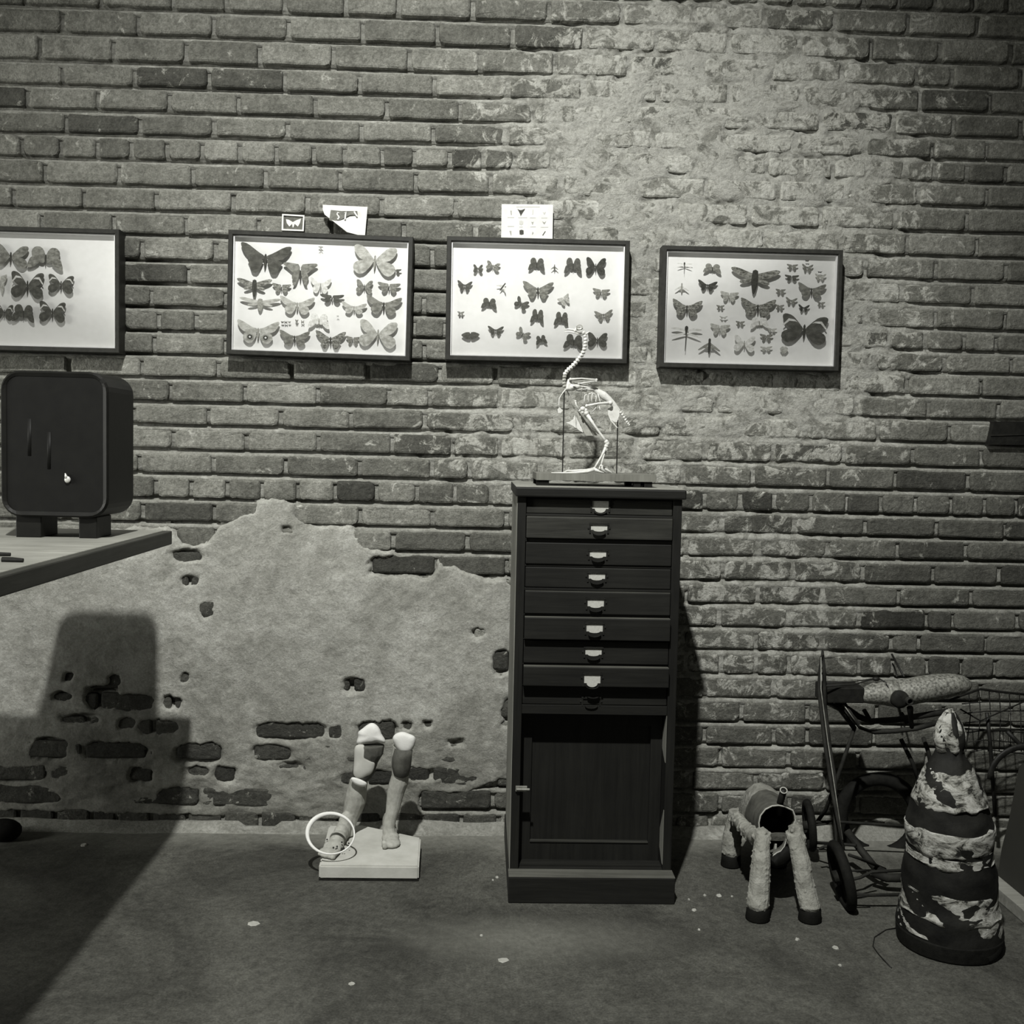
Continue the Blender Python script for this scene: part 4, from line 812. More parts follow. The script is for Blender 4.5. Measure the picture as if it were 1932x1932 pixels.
# ------------------------------------------------------------------ bench, dark box
XE = P(325, 1001, .45).x; zt = P(325, 1001, .45).z; TH = .033
BN = empty('workbench', (XE-.9, -1.0, 0), 'pale wooden bench top with a dark thick edge, reaching in from the left', 'bench')
G().box((XE-1.75, -1.75, zt-TH), (XE-.022, -.45, zt), .002).build('bench_top', M_BENCH, BN); G().box((XE-.022, -1.75, zt-TH-.001), (XE, -.45, zt-.0005), .003).build('edge_strip', M_BENCHE, BN)
for x in (XE-1.65, XE-1.05):
    for y in (-1.65, -.55): G().box((x-.035, y-.035, 0), (x+.035, y+.035, zt-TH), .003).build('leg', M_BENCHE, BN)
BX = empty('rounded_box', P(100, 1016, .62), 'dark enamelled box with rounded corners, raised on two blocks on the bench', 'box')
db0, db1 = .715, .535
bl, br_, bt, bb = P(0, 800, db0).x, P(204, 800, db0).x, P(100, 700, db0).z, P(100, 976, db0).z
def rrect(x0, x1, z0, z1, r_, y, n=7):
    out = []
    for cx_, cz_, a0 in ((x1-r_, z0+r_, -90), (x1-r_, z1-r_, 0), (x0+r_, z1-r_, 90), (x0+r_, z0+r_, 180)):
        for k in range(n):
            a = math.radians(a0+90*k/(n-1)); out.append(Vector((cx_+r_*math.cos(a), y, cz_+r_*math.sin(a))))
    return out
ib = .012
g = G(); g.loft([rrect(bl+ib, br_-ib, bb+ib, bt-ib, .026, -db0+.030), rrect(bl+ib, br_-ib, bb+ib, bt-ib, .026, -db0+.003), rrect(bl+.004, br_-.004, bb+.004, bt-.004, .040, -db0), rrect(bl, br_, bb, bt, .042, -db0+.005), rrect(bl, br_, bb, bt, .042, -db1-.012), rrect(bl+.006, br_-.006, bb+.006, bt-.006, .036, -db1)], True); g.build('shell', M_GLOSS, BX, False)
g = G(); g.loft([rrect(bl+ib, br_-ib, bb+ib, bt-ib, .026, -db0+.004), rrect(bl+ib, br_-ib, bb+ib, bt-ib, .026, -db0+.022)]); g.build('front_glass', M_GLOSSIN, BX)
for xx, ya, yb in ((54, 790, 860), (91, 815, 885)):
    a, b = P(xx, ya, db0), P(xx, yb, db0); G().tube([(a.x, -db0+.0042, a.z), (b.x, -db0+.0042, b.z)], .0042, 10, .25).build('reflection_streak', M_GLOSSIN, BX, True)  # flat raised streaks stand in for faint reflections on the front
k_ = P(127, 905, db0); g = G(); g.ball((k_.x, -db0+.001, k_.z), (.0070, .004, .0075), 12, 8); g.tube([(k_.x-.002, -db0+.001, k_.z+.003), (k_.x-.005, -db0+.001, k_.z+.014)], [.0045, .001], 8); g.build('front_glint', M_GLINT, BX, True)  # pale raised spot: a highlight on the front built as a shape
for xa, xb in ((29, 77), (148, 182)):
    a, b = P(xa, 1000, db0-.01), P(xb, 1000, db0-.01); G().box((a.x, -db0+.012, zt+.0003), (b.x, -db0+.104, bb+.001), .002).build('block_foot', M_GLOSS, BX)
for k, (xa, xb, y_, r_) in enumerate(((-60, 20, 1044.5, .0045), (4, 44, 1056, .005))):
    a, b = PZ(xa, y_, zt+.004), PZ(xb, y_+1, zt+.004); o = G().tube([(a.x, a.y, zt+r_*.8), ((a.x+b.x)/2, (a.y+b.y)/2, zt+r_*.8), (b.x, b.y, zt+r_*.8)], [r_, r_, r_*.7], 8, .8).build('hand_tool', M_IRON)
    prop(o, ('dark tool on the bench, the one farther back and cut by the photo edge', 'dark rod-like tool on the bench, the nearer one with a blunt end')[k], 'tool', 'tools lying on the bench')
# ------------------------------------------------------------------ broken pair of legs on a slab
G().box((L_-.004, -PD, plz), (R_+.002, -DF-.0005, plz+.0015), .0006).build('lit_plinth_top', M_LEDGE, CB)  # lighter top face: lamp light on the plinth put into the colour
G().box((L_-.005, -DF-.013, ztop), (R_+.007, -DB, ztop+.0008)).build('pale_top', M_PALE, CB)  # paler sheet laid over the cabinet top
ST_ = empty('leg_statue', PZ(697, 1650), 'broken statue of two bare legs with white plaster knees on a pale slab', 'statue')
zs = PZ(697, 1662).z; hs = .040
fl, fr, bl_, br2 = PZ(600.4, 1662), PZ(788.7, 1663.5), PZ(620.5, 1557.5, hs), PZ(794, 1580, hs)
tl, tr = PZ(601.7, 1632.8, hs), PZ(790.5, 1634.5, hs)
g = G(); top = [tl, tr, br2, PZ(684, 1556.5, hs), bl_]; bm_ = bmesh.new()
vs = [bm_.verts.new((p.x, p.y, .004)) for p in top]; vt = [bm_.verts.new((p.x, p.y, hs)) for p in top]
bm_.faces.new(vs[::-1]); bm_.faces.new(vt)
for k in range(5): bm_.faces.new((vs[k], vs[(k+1) % 5], vt[(k+1) % 5], vt[k]))
bmesh.ops.recalc_face_normals(bm_, faces=bm_.faces); bmesh.ops.bevel(bm_, geom=bm_.edges[:], offset=.004, segments=2, affect='EDGES')
me = bpy.data.meshes.new('slab'); bm_.to_mesh(me); bm_.free(); me.materials.append(M_SLAB); o = link('slab', me, ST_)
G().plate([(p.x*1.0, p.y, .0003) for p in top], (0, 0, .005)).build('slab_underside', M_IRON, ST_)
def LZ(c, r_, d): return P(540+c*.1967, 1320+r_*.1967, d)
sc_ = .1967
def leg_rings(spec):                       # rows: (row, left, right, distance, depth ratio)
    rings = []
    for row, l, r_, d, q in spec:
        a, b = LZ(l, row, d), LZ(r_, row, d); c = (a+b)/2; rad = (b-a).length/2
        rings.append([c+Vector((rad*math.cos(t), rad*q*math.sin(t), 0)) for t in [2*math.pi*k/14 for k in range(14)]])
    return rings
# right-hand leg of the photo: straight, foot pointing at the viewer
g = G(); g.loft(leg_rings([(430, 1020, 1215, .185, 1), (520, 1008, 1205, .185, 1), (620, 1005, 1190, .185, .95), (720, 1012, 1178, .185, .95), (800, 985, 1172, .180, 1.0), (880, 968, 1140, .178, 1.05), (960, 962, 1115, .180, 1.0), (1060, 955, 1088, .185, 1), (1140, 940, 1060, .188, 1.05), (1220, 924, 1042, .192, 1.1), (1290, 928, 1050, .200, 1.1), (1335, 935, 1060, .205, 1.0)]))
zt_ = hs
def foot(g, heel, ball_, toes, w):
    heel, ball_ = Vector(heel), Vector(ball_)
    dr_ = (ball_-heel).normalized(); sd = Vector((-dr_.y, dr_.x, 0))
    for t, ww, h in ((-.15, .62, .034), (0, .70, .046), (.15, .70, .046), (.3, .72, .040), (.5, .80, .032), (.75, .95, .021), (1, 1.0, .013)):
        c = heel+(ball_-heel)*t; g.ball((c.x, c.y, zt_+h*.55), (w*ww/2*1.0, w*ww/2*1.25, h*.6+.003), 12, 8, Euler((0, 0, math.atan2(dr_.y, dr_.x)-math.pi/2)))
    for k, (f_, ln, rr2) in enumerate(toes):
        c = ball_+sd*f_*w*.5; e = c+dr_*ln+Vector((0, 0, 0)); g.tube([(c.x, c.y, zt_+.010), ((c.x+e.x)/2, (c.y+e.y)/2, zt_+.0105), (e.x, e.y, zt_+.0065)], [rr2, rr2*1.05, rr2*.8], 8); g.ball((e.x, e.y, zt_+.0075), rr2*.98, 8, 6)
h_, b_ = PZ(733, 1567, hs), PZ(738, 1595, hs)
foot(g, (h_.x, h_.y, 0), (b_.x, b_.y, 0), [(-.72, .026, .0080), (-.28, .025, .0055), (.06, .022, .0052), (.38, .018, .0050), (.68, .012, .0046)], .052)
o = g.build('straight_leg', M_LEG, ST_, True); remesh(o, .0022, True, 2)
g = G(); g.loft(leg_rings([(470, 1040, 1212, .205, .8), (560, 1015, 1205, .20, .9), (640, 1012, 1196, .198, .9), (720, 1030, 1180, .197, .9), (745, 1060, 1150, .196, .8)])); o = g.build('knee_dark_piece', M_LEGD, ST_, True); o['label'] = 'darker piece below the white knee'; o.name = 'dark_kneecap'  # darker shell over the leg below the kneecap
# left-hand leg: broken thigh, calf leaning, long foot towards the lower left
g = G(); g.loft(leg_rings([(760, 612, 790, .16, .95), (830, 592, 778, .155, 1.05), (900, 572, 772, .15, 1.15), (980, 556, 768, .145, 1.15), (1060, 545, 735, .145, 1.1), (1130, 536, 700, .15, 1.0), (1190, 530, 672, .155, 1.0), (1250, 532, 658, .165, 1.0), (1300, 530, 650, .17, 1.0)]))
h_, b_ = PZ(652, 1578, hs), PZ(622, 1612, hs)
foot(g, (h_.x, h_.y, 0), (b_.x, b_.y, 0), [(-.70, .020, .0060), (-.35, .026, .0058), (0, .030, .0062), (.36, .032, .0064), (.70, .034, .0080)], .058)
g.ball((h_.x, h_.y, hs+.035), (.021, .021, .035), 12, 8)
o = g.build('bent_leg', M_LEG, ST_, True); remesh(o, .0022, True, 2)
g = G(); g.loft(leg_rings([(430, 668, 945, .17, .7), (520, 655, 930, .17, .75), (600, 650, 880, .168, .8), (700, 632, 850, .165, .85), (770, 618, 800, .162, .9)])); o = g.build('thigh', M_LEGD, ST_, True); remesh(o, .003)
for k, (x, y) in enumerate(((617, 1584), (636, 1597), (645, 1589), (634, 1602), (629, 1599), (645, 1601), (649, 1601), (658, 1591))):
    c = P(x, y, .268+.001*(k % 3)); 
    d_ = next((dd for dd in np.arange(.34, .16, -.004) if PZ(x, y, .04).y > -dd), .25)
    c = PZ(x, y, hs+.030-.012*(y-1584)/18); G().ball(c, (.0024, .0024, .0024), 6, 5).build('paint_speck', M_IRON, ST_)
def blob(name, pts, d0, dep, mat, amp=.004, seed=0):
    rg = random.Random(seed); g = G(); ctr = (sum(p[0] for p in pts)/len(pts), sum(p[1] for p in pts)/len(pts)); rings = []
    for f_, yy in ((.62, -dep), (.92, -dep*.55), (1, 0), (.9, dep*.6), (.5, dep)):
        rings.append([LZ(ctr[0]+(x-ctr[0])*f_, ctr[1]+(y-ctr[1])*f_, d0-yy)+Vector((0, rg.uniform(-amp, amp), 0)) for x, y in pts])
    g.loft(rings); o = g.build(name, mat, ST_, True); sb = o.modifiers.new('round', 'SUBSURF'); sb.levels = sb.render_levels = 2; return o
blob('broken_thigh_top', [(680, 330), (690, 300), (730, 275), (775, 235), (820, 215), (865, 230), (905, 280), (915, 330), (945, 365), (965, 412), (940, 425), (880, 410), (845, 420), (800, 430), (740, 430), (690, 440), (660, 420), (690, 360)], .175, .020, M_CASTW, .002, 3)
blob('plaster_bandage', [(655, 430), (720, 420), (760, 430), (735, 490), (725, 520), (800, 520), (850, 500), (845, 560), (810, 610), (870, 590), (830, 720), (780, 730), (730, 770), (650, 750), (635, 700), (650, 600), (648, 500)], .185, .013, M_CAST, .0015, 4)
blob('bandage_cuff', [(612, 755), (632, 738), (690, 752), (740, 775), (785, 800), (770, 835), (720, 838), (660, 815), (625, 785)], .192, .012, M_CASTW, .0008, 5)
blob('white_kneecap', [(1008, 370), (1040, 325), (1090, 305), (1140, 305), (1175, 325), (1240, 345), (1248, 385), (1235, 450), (1200, 505), (1150, 537), (1105, 525), (1060, 480), (1030, 420)], .205, .020, M_CASTW, .0008, 6)
g = G(); pts = []; rad = []
for k in range(40):
    t = 2*math.pi*k/40; c_ = 428+226*math.cos(t); r_ = 1287-195*math.sin(t); tw = .33-.035*math.sin(t)
    pts.append(LZ(c_, r_, tw)); rad.append(.0022+.0030*max(0, math.sin(t-.35))+.0022*max(0, -math.cos(t)))
o = g.tube(pts, rad, 8, None, True).build('plaster_hoop', M_CASTW, None, True); prop(o, 'thin white hoop hanging round the ankle of the broken leg statue', 'hoop')
# ------------------------------------------------------------------ headless woolly animal
AN = empty('headless_sheep', PZ(1460, 1700), 'headless hollow model sheep with woolly legs and black hooves, open neck facing the room', 'sculpture')
def AZ(c, r_, d): return P(1360+c*.1139, 1470+r_*.1139, d)
rim = [(640, 850), (632, 720), (660, 600), (740, 500), (850, 445), (960, 435), (1060, 455), (1190, 515), (1225, 600), (1240, 680), (1185, 780), (1150, 880), (1095, 960), (1068, 1070), (1050, 1120), (1000, 1190), (930, 1220), (820, 1300), (720, 1140), (690, 1050)]
rear = [(310, 700), (300, 560), (320, 430), (420, 200), (540, 95), (660, 70), (800, 120), (930, 220), (1010, 330), (1040, 480), (1020, 620), (960, 740), (900, 820), (840, 880), (760, 920), (680, 930), (580, 930), (470, 900), (390, 850), (340, 780)]
def ring(pts, d, f=1.0, off=(0, 0)):
    cx_ = sum(p[0] for p in pts)/len(pts); cy_ = sum(p[1] for p in pts)/len(pts); return [AZ(cx_+(x-cx_)*f+off[0], cy_+(y-cy_)*f+off[1], d) for x, y in pts]
def lerp(a, b, t, f=1.0): return [((p[0]*(1-t)+q[0]*t), (p[1]*(1-t)+q[1]*t)) for p, q in zip(a, b)]
mid1, mid2 = lerp(rim, rear, .35), lerp(rim, rear, .7)
g = G(); g.loft([ring(rear, .13, .35, (-40, 30)), ring(rear, .15, .8, (-20, 15)), ring(rear, .20, 1.0), ring(rear, .27, 1.03), ring(mid2, .33, 1.02), ring(mid1, .41, .99), ring(lerp(rim, rear, .08), .485, 1.0), ring(rim, .50, 1.0), ring(rim, .50, .955), ring(lerp(rim, rear, .1), .47, .93), ring(mid1, .40, .9), ring(mid2, .33, .9), ring(rear, .24, .9), ring(rear, .19, .7)], True)
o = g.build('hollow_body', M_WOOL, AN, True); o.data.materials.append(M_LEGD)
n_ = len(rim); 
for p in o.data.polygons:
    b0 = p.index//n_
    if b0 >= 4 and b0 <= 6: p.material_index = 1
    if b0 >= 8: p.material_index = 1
g = G(); g.tube(ring(rim, .501), .0019, 7, None, True); g.build('torn_rim', M_RIM, AN, True)
g = G(); g.tube([AZ(960, 560, .45), AZ(985, 380, .485), AZ(1040, 190, .52)], .0085, 16); o = g.build('neck_tube', M_IRON, AN, True)
a, b = AZ(985, 380, .485), AZ(1040, 190, .52); dr_ = (b-a).normalized(); u_ = dr_.cross(Vector((0, 1, 0))).normalized(); v_ = dr_.cross(u_)
g = G(); pts = [b+dr_*.001+(u_*math.cos(t)+v_*math.sin(t))*.0082 for t in [2*math.pi*k/20 for k in range(20)]]; g.tube(pts, .0016, 6, None, True); g.build('tube_lip', M_RIM, AN, True)
q0, q1 = AZ(770, 930, .47), AZ(1095, 1015, .47); G().box((q0.x, -.475, q1.z), (q1.x, -.44, q0.z), .001).build('inner_plank', M_WOOLD, AN)
q0, q1 = AZ(885, 1060, .465), AZ(915, 1210, .465); G().box((q0.x, -.47, q1.z), (q1.x, -.455, q0.z), .001).build('inner_post', M_LEG, AN)
def woolly_leg(spec, hoof, seed):
    rg = random.Random(seed); g = G(); rings = []
    for (x0_, x1_, y_, d) in spec:
        a, b = P(x0_, y_, d), P(x1_, y_, d); c = (a+b)/2; r_ = (b-a).length/2
        rings.append([c+Vector((r_*math.cos(t)*rg.uniform(.97, 1.05), r_*1.05*math.sin(t), rg.uniform(-.001, .001))) for t in [2*math.pi*k/14 for k in range(14)]])
    # lumps of felted fleece
    g.loft(rings); n_ = len(spec)
    for k in range(70):
        i = rg.randrange(n_-1); t = rg.random(); s0, s1 = spec[i], spec[i+1]; x0_, x1_, y_, d = [s0[j]*(1-t)+s1[j]*t for j in range(4)]
        a, b = P(x0_, y_, d), P(x1_, y_, d); c = (a+b)/2; r_ = (b-a).length/2; an = rg.uniform(0, 2*math.pi)
        g.ball((c.x+r_*.97*math.cos(an), c.y+r_*.98*math.sin(an), c.z), (rg.uniform(.0025, .0045), rg.uniform(.0025, .0045), rg.uniform(.002, .004)), 7, 5)
    remesh(g.build('leg', M_WOOL, AN, True), .0019, True, 1)
    x0_, x1_, yt, yb_, d = hoof; a, b = P(x0_, yt, d), P(x1_, yt, d); c = (a+b)/2; r_ = (b-a).length/2; h = c.z
    g = G(); g.lathe([(r_*.80, h+.006), (r_*.98, h), (r_*1.0, h*.6), (r_*1.06, .004), (r_*1.02, 0.0006)], (c.x, c.y, 0), 22); g.build('hoof', M_HOOF, AN, True)
woolly_leg([(1428, 1454, 1572, .52), (1423, 1452, 1592, .535), (1419, 1453, 1618, .55), (1416, 1453, 1645, .56), (1412, 1452, 1680, .57), (1408, 1451, 1706, .58), (1411, 1448, 1713, .58)], (1408.5, 1451.5, 1712, 1741, .58), 1)
woolly_leg([(1482, 1514, 1570, .52), (1488, 1521, 1598, .535), (1494, 1529, 1625, .55), (1497, 1533, 1650, .56), (1503, 1541, 1685, .575), (1507, 1548, 1708, .585), (1511, 1544, 1716, .585)], (1508, 1549, 1714, 1745, .585), 2)
woolly_leg([(1376, 1412, 1530, .23), (1370, 1404, 1555, .235), (1362, 1398, 1585, .245), (1361, 1397, 1605, .25), (1364, 1395, 1613, .25)], (1361.5, 1397.5, 1612, 1637, .25), 3)
woolly_leg([(1450, 1486, 1540, .22), (1452, 1484, 1580, .23), (1452, 1482, 1605, .235), (1454, 1480, 1613, .25)], (1452, 1484, 1612, 1637, .25), 4)
def woolly_lumps(name, blobs, mat, seed, vox=.002):
    rg = random.Random(seed); g = G()
    fine = [tuple(a[j]+(b[j]-a[j])*i/4 for j in range(4)) for a, b in zip(blobs[:-1], blobs[1:]) for i in range(4)]+[blobs[-1]]
    for x, y, d, r_ in fine: g.ball(P(x, y, d), r_, 12, 8)
    for x, y, d, r_ in fine[::2]:
        c = P(x, y, d)
        for k in range(14):
            v = Vector((rg.gauss(0, 1), rg.gauss(0, 1), rg.gauss(0, 1))).normalized()*r_*.95; g.ball(c+v, rg.uniform(.003, .006), 7, 5)
    remesh(g.build(name, mat, AN, True), vox, True, 1)
woolly_lumps('shoulder', [(1438, 1576, .515, .019), (1424, 1578, .49, .018), (1410, 1566, .44, .018), (1397, 1552, .36, .018), (1390, 1545, .28, .02)], M_WOOL, 11)
woolly_lumps('shoulder', [(1501, 1568, .515, .019), (1507, 1584, .525, .018), (1496, 1585, .52, .016)], M_WOOL, 12)
g = G(); fl_ = [(690, 1060), (760, 1200), (822, 1308), (880, 1268), (1000, 1200), (1060, 1120), (1180, 1080), (1240, 1130), (1200, 1300), (1080, 1430), (920, 1480), (800, 1420), (720, 1300), (680, 1180)]
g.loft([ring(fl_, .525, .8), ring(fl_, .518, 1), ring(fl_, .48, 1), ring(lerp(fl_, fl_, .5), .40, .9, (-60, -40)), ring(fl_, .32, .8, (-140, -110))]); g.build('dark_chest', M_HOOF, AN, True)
# ------------------------------------------------------------------ wrapped stump
cs_ = PZ(1790, 1778); 
def TZ(r_): return P(1787, 1300+r_*.2795, -cs_.y).z
def TR(w_): return w_*.2795/2*S(-cs_.y)
SG = empty('wrapped_stump', cs_, 'dark bottle-shaped wrapped stump with ragged white bands, standing before the wheeled frame', 'sculpture')
prof = [(1800, 640), (1740, 700), (1650, 718), (1580, 716), (1470, 690), (1400, 636), (1300, 640), (1180, 632), (1100, 585), (1040, 575), (960, 590), (880, 585), (800, 530), (700, 478), (620, 420), (540, 330), (480, 265), (430, 185), (400, 175), (350, 205), (290, 208), (220, 150), (170, 90), (138, 45)]
ZT = TZ(1705)-.0008
def stump_ring(row, wd, dx, seed, rough, f=1.0):
    z = TZ(row)-ZT; r_ = TR(wd)*f; out = []
    for k in range(44):
        a = 2*math.pi*k/44; nz = float(fbm(np.array([math.cos(a)*2.2+7]), np.array([math.sin(a)*2.2+row*.012+seed]), 51, 4)[0])-.5
        out.append(Vector((cs_.x+dx+(r_+nz*rough)*math.cos(a), cs_.y+(r_+nz*rough)*math.sin(a), max(z, .0006))))
    return out
def stump_w(row):
    for (a, wa), (b, wb) in zip(prof[:-1], prof[1:]):
        if b <= row <= a: return wa+(wb-wa)*(a-row)/(a-b)
    return prof[-1][1] if row < 200 else prof[0][1]
def stump_dx(row): return -(1700-row)/1550*.022
def stump_part(name, r0, r1, n, mat, f, rough, seed, ragged=0):
    g = G(); rings = [stump_ring(r0+(r1-r0)*i/n, stump_w(r0+(r1-r0)*i/n), stump_dx(r0+(r1-r0)*i/n), seed, rough, f) for i in range(n+1)]
    if ragged:
        for rg_, sg in ((rings[0], 1), (rings[-1], -1)):
            for k, p in enumerate(rg_): p.z += ragged*(float(vnoise(np.array([k*.55+seed]), np.array([sg*3.0]), 9)[0])-.5)
        q0 = [Vector((cs_.x+(p.x-cs_.x)*.9, cs_.y+(p.y-cs_.y)*.9, p.z)) for p in rings[0]]; q1 = [Vector((cs_.x+(p.x-cs_.x)*.9, cs_.y+(p.y-cs_.y)*.9, p.z)) for p in rings[-1]]
        rings = [q0]+rings+[q1]
    g.loft(rings); return g.build(name, mat, SG, True)
stump_part('core', 1705, 150, 60, M_TAR, .97, .012, 1)
stump_part('base_ring', 1705, 1600, 10, M_RUBBER, .985, .003, 2)
for (r0, r1, f, sd) in ((1600, 1440, .955, 3), (1470, 1290, .975, 4), (1115, 1055, .985, 5), (1045, 890, 1.0, 6), (760, 520, .985, 7), (410, 136, 1.0, 8)):
    o = stump_part('wrapping', r0, r1, 12, M_WRAP, f, .011, sd, .016 if r0 > 500 else .006); o['label'] = 'ragged pale strip of wrapping'
g = G(); pts = [PZ(1696, 1752)+Vector((0, 0, .003)), PZ(1672, 1755)+Vector((0, 0, .0015)), PZ(1650, 1768, .0015), PZ(1647, 1785, .0015), PZ(1655, 1797, .0015), PZ(1668, 1812, .0015), PZ(1682, 1826, .0015)]
o = g.tube(pts, .0013, 6).build('loose_wire', M_IRON, None, True); prop(o, 'thin dark loop of wire on the floor at the left foot of the stump', 'wire')
# ------------------------------------------------------------------ old wheeled frame with a metal tank
WF = empty('wheeled_frame', PZ(1600, 1690), 'old rusty frame on small spoked wheels carrying a dented metal tank', 'cart')
def WZ(x, y, d): return P(x, y, d)
def rod(name, pts, r_, mat=M_RUST, seg=8): return G().tube([P(*p) for p in pts], r_, seg).build(name, mat, WF, True)
rod('handle_rod', [(1551.5, 1226, .30), (1547, 1262, .30), (1545, 1300, .31), (1556, 1400, .36), (1570, 1490, .41), (1584, 1565, .45), (1592, 1604, .47)], [.002, .004, .0055, .0055, .005, .0045, .004])
rod('handle_rod', [(1553, 1228, .285), (1555, 1270, .285), (1556, 1330, .29), (1565, 1410, .32), (1575, 1470, .35), (1576, 1550, .40), (1578, 1595, .44)], [.002, .0055, .006, .006, .006, .005, .004])
rod('thin_rod', [(1549, 1240, .315), (1549, 1300, .325), (1562, 1400, .37), (1577, 1500, .425), (1590, 1585, .465)], .0014, M_STEEL)
rod('cross_rod', [(1612, 1374, .22), (1596, 1420, .24), (1576, 1478, .27), (1558, 1528, .24), (1538, 1556, .17)], .0055)
rod('cross_rod', [(1560, 1325, .26), (1585, 1338, .24), (1612, 1374, .22)], .007)
rod('upper_rail', [(1578, 1325, .22), (1600, 1338, .21), (1620, 1352, .21), (1642, 1361, .21), (1690, 1358, .22), (1740, 1350, .24), (1790, 1342, .26)], .0085); rod('lower_rail', [(1592, 1328, .25), (1606, 1350, .25), (1624, 1372, .25), (1650, 1381, .25), (1690, 1379, .26), (1730, 1374, .27), (1775, 1362, .28)], .007)
rod('bright_edge', [(1592, 1330, .259), (1606, 1350, .259), (1616, 1364, .259)], .0013, M_STEEL); rod('bright_edge', [(1622, 1368, .262), (1640, 1375, .262), (1662, 1370, .262)], .0018, M_STEEL)
for y0, y1, x0, x1 in ((1339, 1356, 1630, 1640), (1345, 1365, 1700, 1712)): rod('rail_stay', [(x0, y0, .2), (x1, y1, .22)], .006)
a, b = P(1553, 1295, .26), P(1628, 1326, .26); G().box((a.x, -.27, b.z), (b.x, -.19, a.z), .004).build('dark_box', M_IRON, WF)
# tank: two lobes with a hub and a pipe stub
def lobe(pts, d):
    g = G(); rings = []
    for x, yt, yb_ in pts:
        t, b = P(x, yt, d), P(x, yb_, d); c = (t+b)/2; r_ = (t-b).length/2; rings.append([c+Vector((0, r_*1.1*math.sin(q), r_*math.cos(q))) for q in [2*math.pi*k/18 for k in range(18)]])
    g.loft(rings); return g
lobe([(1614, 1312, 1319), (1619, 1304, 1323), (1628, 1297, 1326), (1645, 1289, 1328), (1665, 1286, 1330), (1682, 1284, 1333), (1694, 1284, 1334)], .25).build('tank', M_TANK, WF, True)
lobe([(1690, 1284, 1334), (1702, 1282, 1332), (1730, 1277, 1327), (1765, 1272, 1321), (1795, 1271, 1314), (1815, 1274, 1309), (1826, 1280, 1304), (1832, 1288, 1297)], .25).build('tank', M_TANK, WF, True)
c = P(1697, 1319, .29); g = G(); g.loft([[c+Vector((r_*math.cos(t), y_, r_*math.sin(t))) for t in [2*math.pi*k/24 for k in range(24)]] for r_, y_ in ((.020, .04), (.024, .0), (.024, -.006), (.019, -.013), (.008, -.016))]); g.build('hub', M_RUST, WF, True)
c = P(1715, 1322.5, .31); g = G(); g.loft([[c+Vector((r_*math.cos(t), y_, r_*math.sin(t))) for t in [2*math.pi*k/16 for k in range(16)]] for r_, y_ in ((.0095, .05), (.0095, -.01), (.0068, -.01), (.0068, .04))], True); g.build('pipe_stub', M_RUST, WF, True)
rod('hanging_pipe', [(1717, 1335, .29), (1718, 1350, .28), (1720, 1372, .27)], [.009, .0075, .006], M_IRON)
g = G(); g.ball(P(1653, 1281, .25), (.011, .008, .006), 10, 6); g.build('lever_knob', M_IRON, WF, True)
rod('lever_cable', [(1672, 1290, .27), (1678, 1302, .28), (1676, 1290, .26), (1660, 1281, .25), (1640, 1283, .25), (1610, 1292, .26), (1556, 1294, .29)], .0018, M_IRON); rod('lever_cable', [(1650, 1280, .25), (1610, 1286, .25), (1556, 1289, .28)], .0013, M_IRON)
rod('upright_stay', [(1682.5, 1234, .12), (1694, 1256, .15), (1706, 1277, .2)], .003, M_IRON); rod('upright_stay', [(1684, 1252, .10), (1690, 1266, .12), (1692, 1277, .16)], .0025, M_IRON)
# small spoked wheels, nearly edge-on
def wheel(cx, cy, d, rad, wid, yaw, tilt, nsp=6):
    ct = P(cx, cy, d); M_ = Matrix.Rotation(math.radians(yaw), 4, 'Z')@Matrix.Rotation(math.radians(tilt), 4, 'Y')
    def tr(p): return ct+(M_@Vector(p))
    g = G(); g.tube([tr((0, rad*math.cos(t), rad*math.sin(t))) for t in [2*math.pi*k/28 for k in range(28)]], wid, 10, None, True); tyre = g.build('wheel', M_RUBBER, WF, True)
    if nsp: g = G(); g.tube([tr((-wid*1.6, 0, 0)), tr((wid*1.6, 0, 0))], wid*1.2, 10); g.build('wheel_hub', M_RUST, tyre, True)
    for k in range(nsp):
        t = 2*math.pi*k/nsp+.3; g = G(); g.tube([tr((0, 0, 0)), tr((0, rad*.95*math.cos(t), rad*.95*math.sin(t)))], wid*.34, 6); g.build('spoke', M_RUST, tyre, True)
    return ct
w1 = wheel(1527, 1557, .20, .061, .0105, -8, -6); w2 = wheel(1588, 1652, .50, .074, .0130, -3, -13)
big = wheel(1658, 1540, .085, .108, .020, 86, 4, 0)  # added dark ring in place of the wheel-shaped shadow on the wall
for pts in ([(1530, 1552, .2), (1570, 1550, .2), (1620, 1553, .2), (1735, 1560, .21)], [(1532, 1558, .21), (1570, 1553, .21)], [(1602, 1613, .49), (1625, 1621, .46), (1640, 1627, .42), (1670, 1640, .36)], [(1604, 1660, .5), (1622, 1656, .49), (1645, 1645, .48), (1705, 1642, .47)], [(1606, 1643, .49), (1650, 1642, .45)], [(1606, 1686, .52), (1640, 1689, .52), (1706, 1688, .52)], [(1608, 1693, .53), (1640, 1690, .53)], [(1540, 1590, .25), (1575, 1592, .3), (1615, 1595, .35)], [(1546, 1602, .3), (1556, 1597, .3), (1580, 1602, .34)]):
    rod('axle_rod', pts, .0042 if len(pts) > 2 else .003)
rod('diagonal_strut', [(1598, 1568, .30), (1625, 1605, .34), (1650, 1636, .38), (1672, 1648, .40)], .010); rod('lower_beam', [(1645, 1648, .40), (1672, 1656, .42), (1712, 1656, .43)], [.008, .012, .012])
rod('rear_strut', [(1700, 1395, .2), (1722, 1440, .2), (1735, 1480, .2)], .006); rod('rear_strut', [(1742, 1392, .22), (1752, 1420, .22), (1760, 1470, .22)], .006)
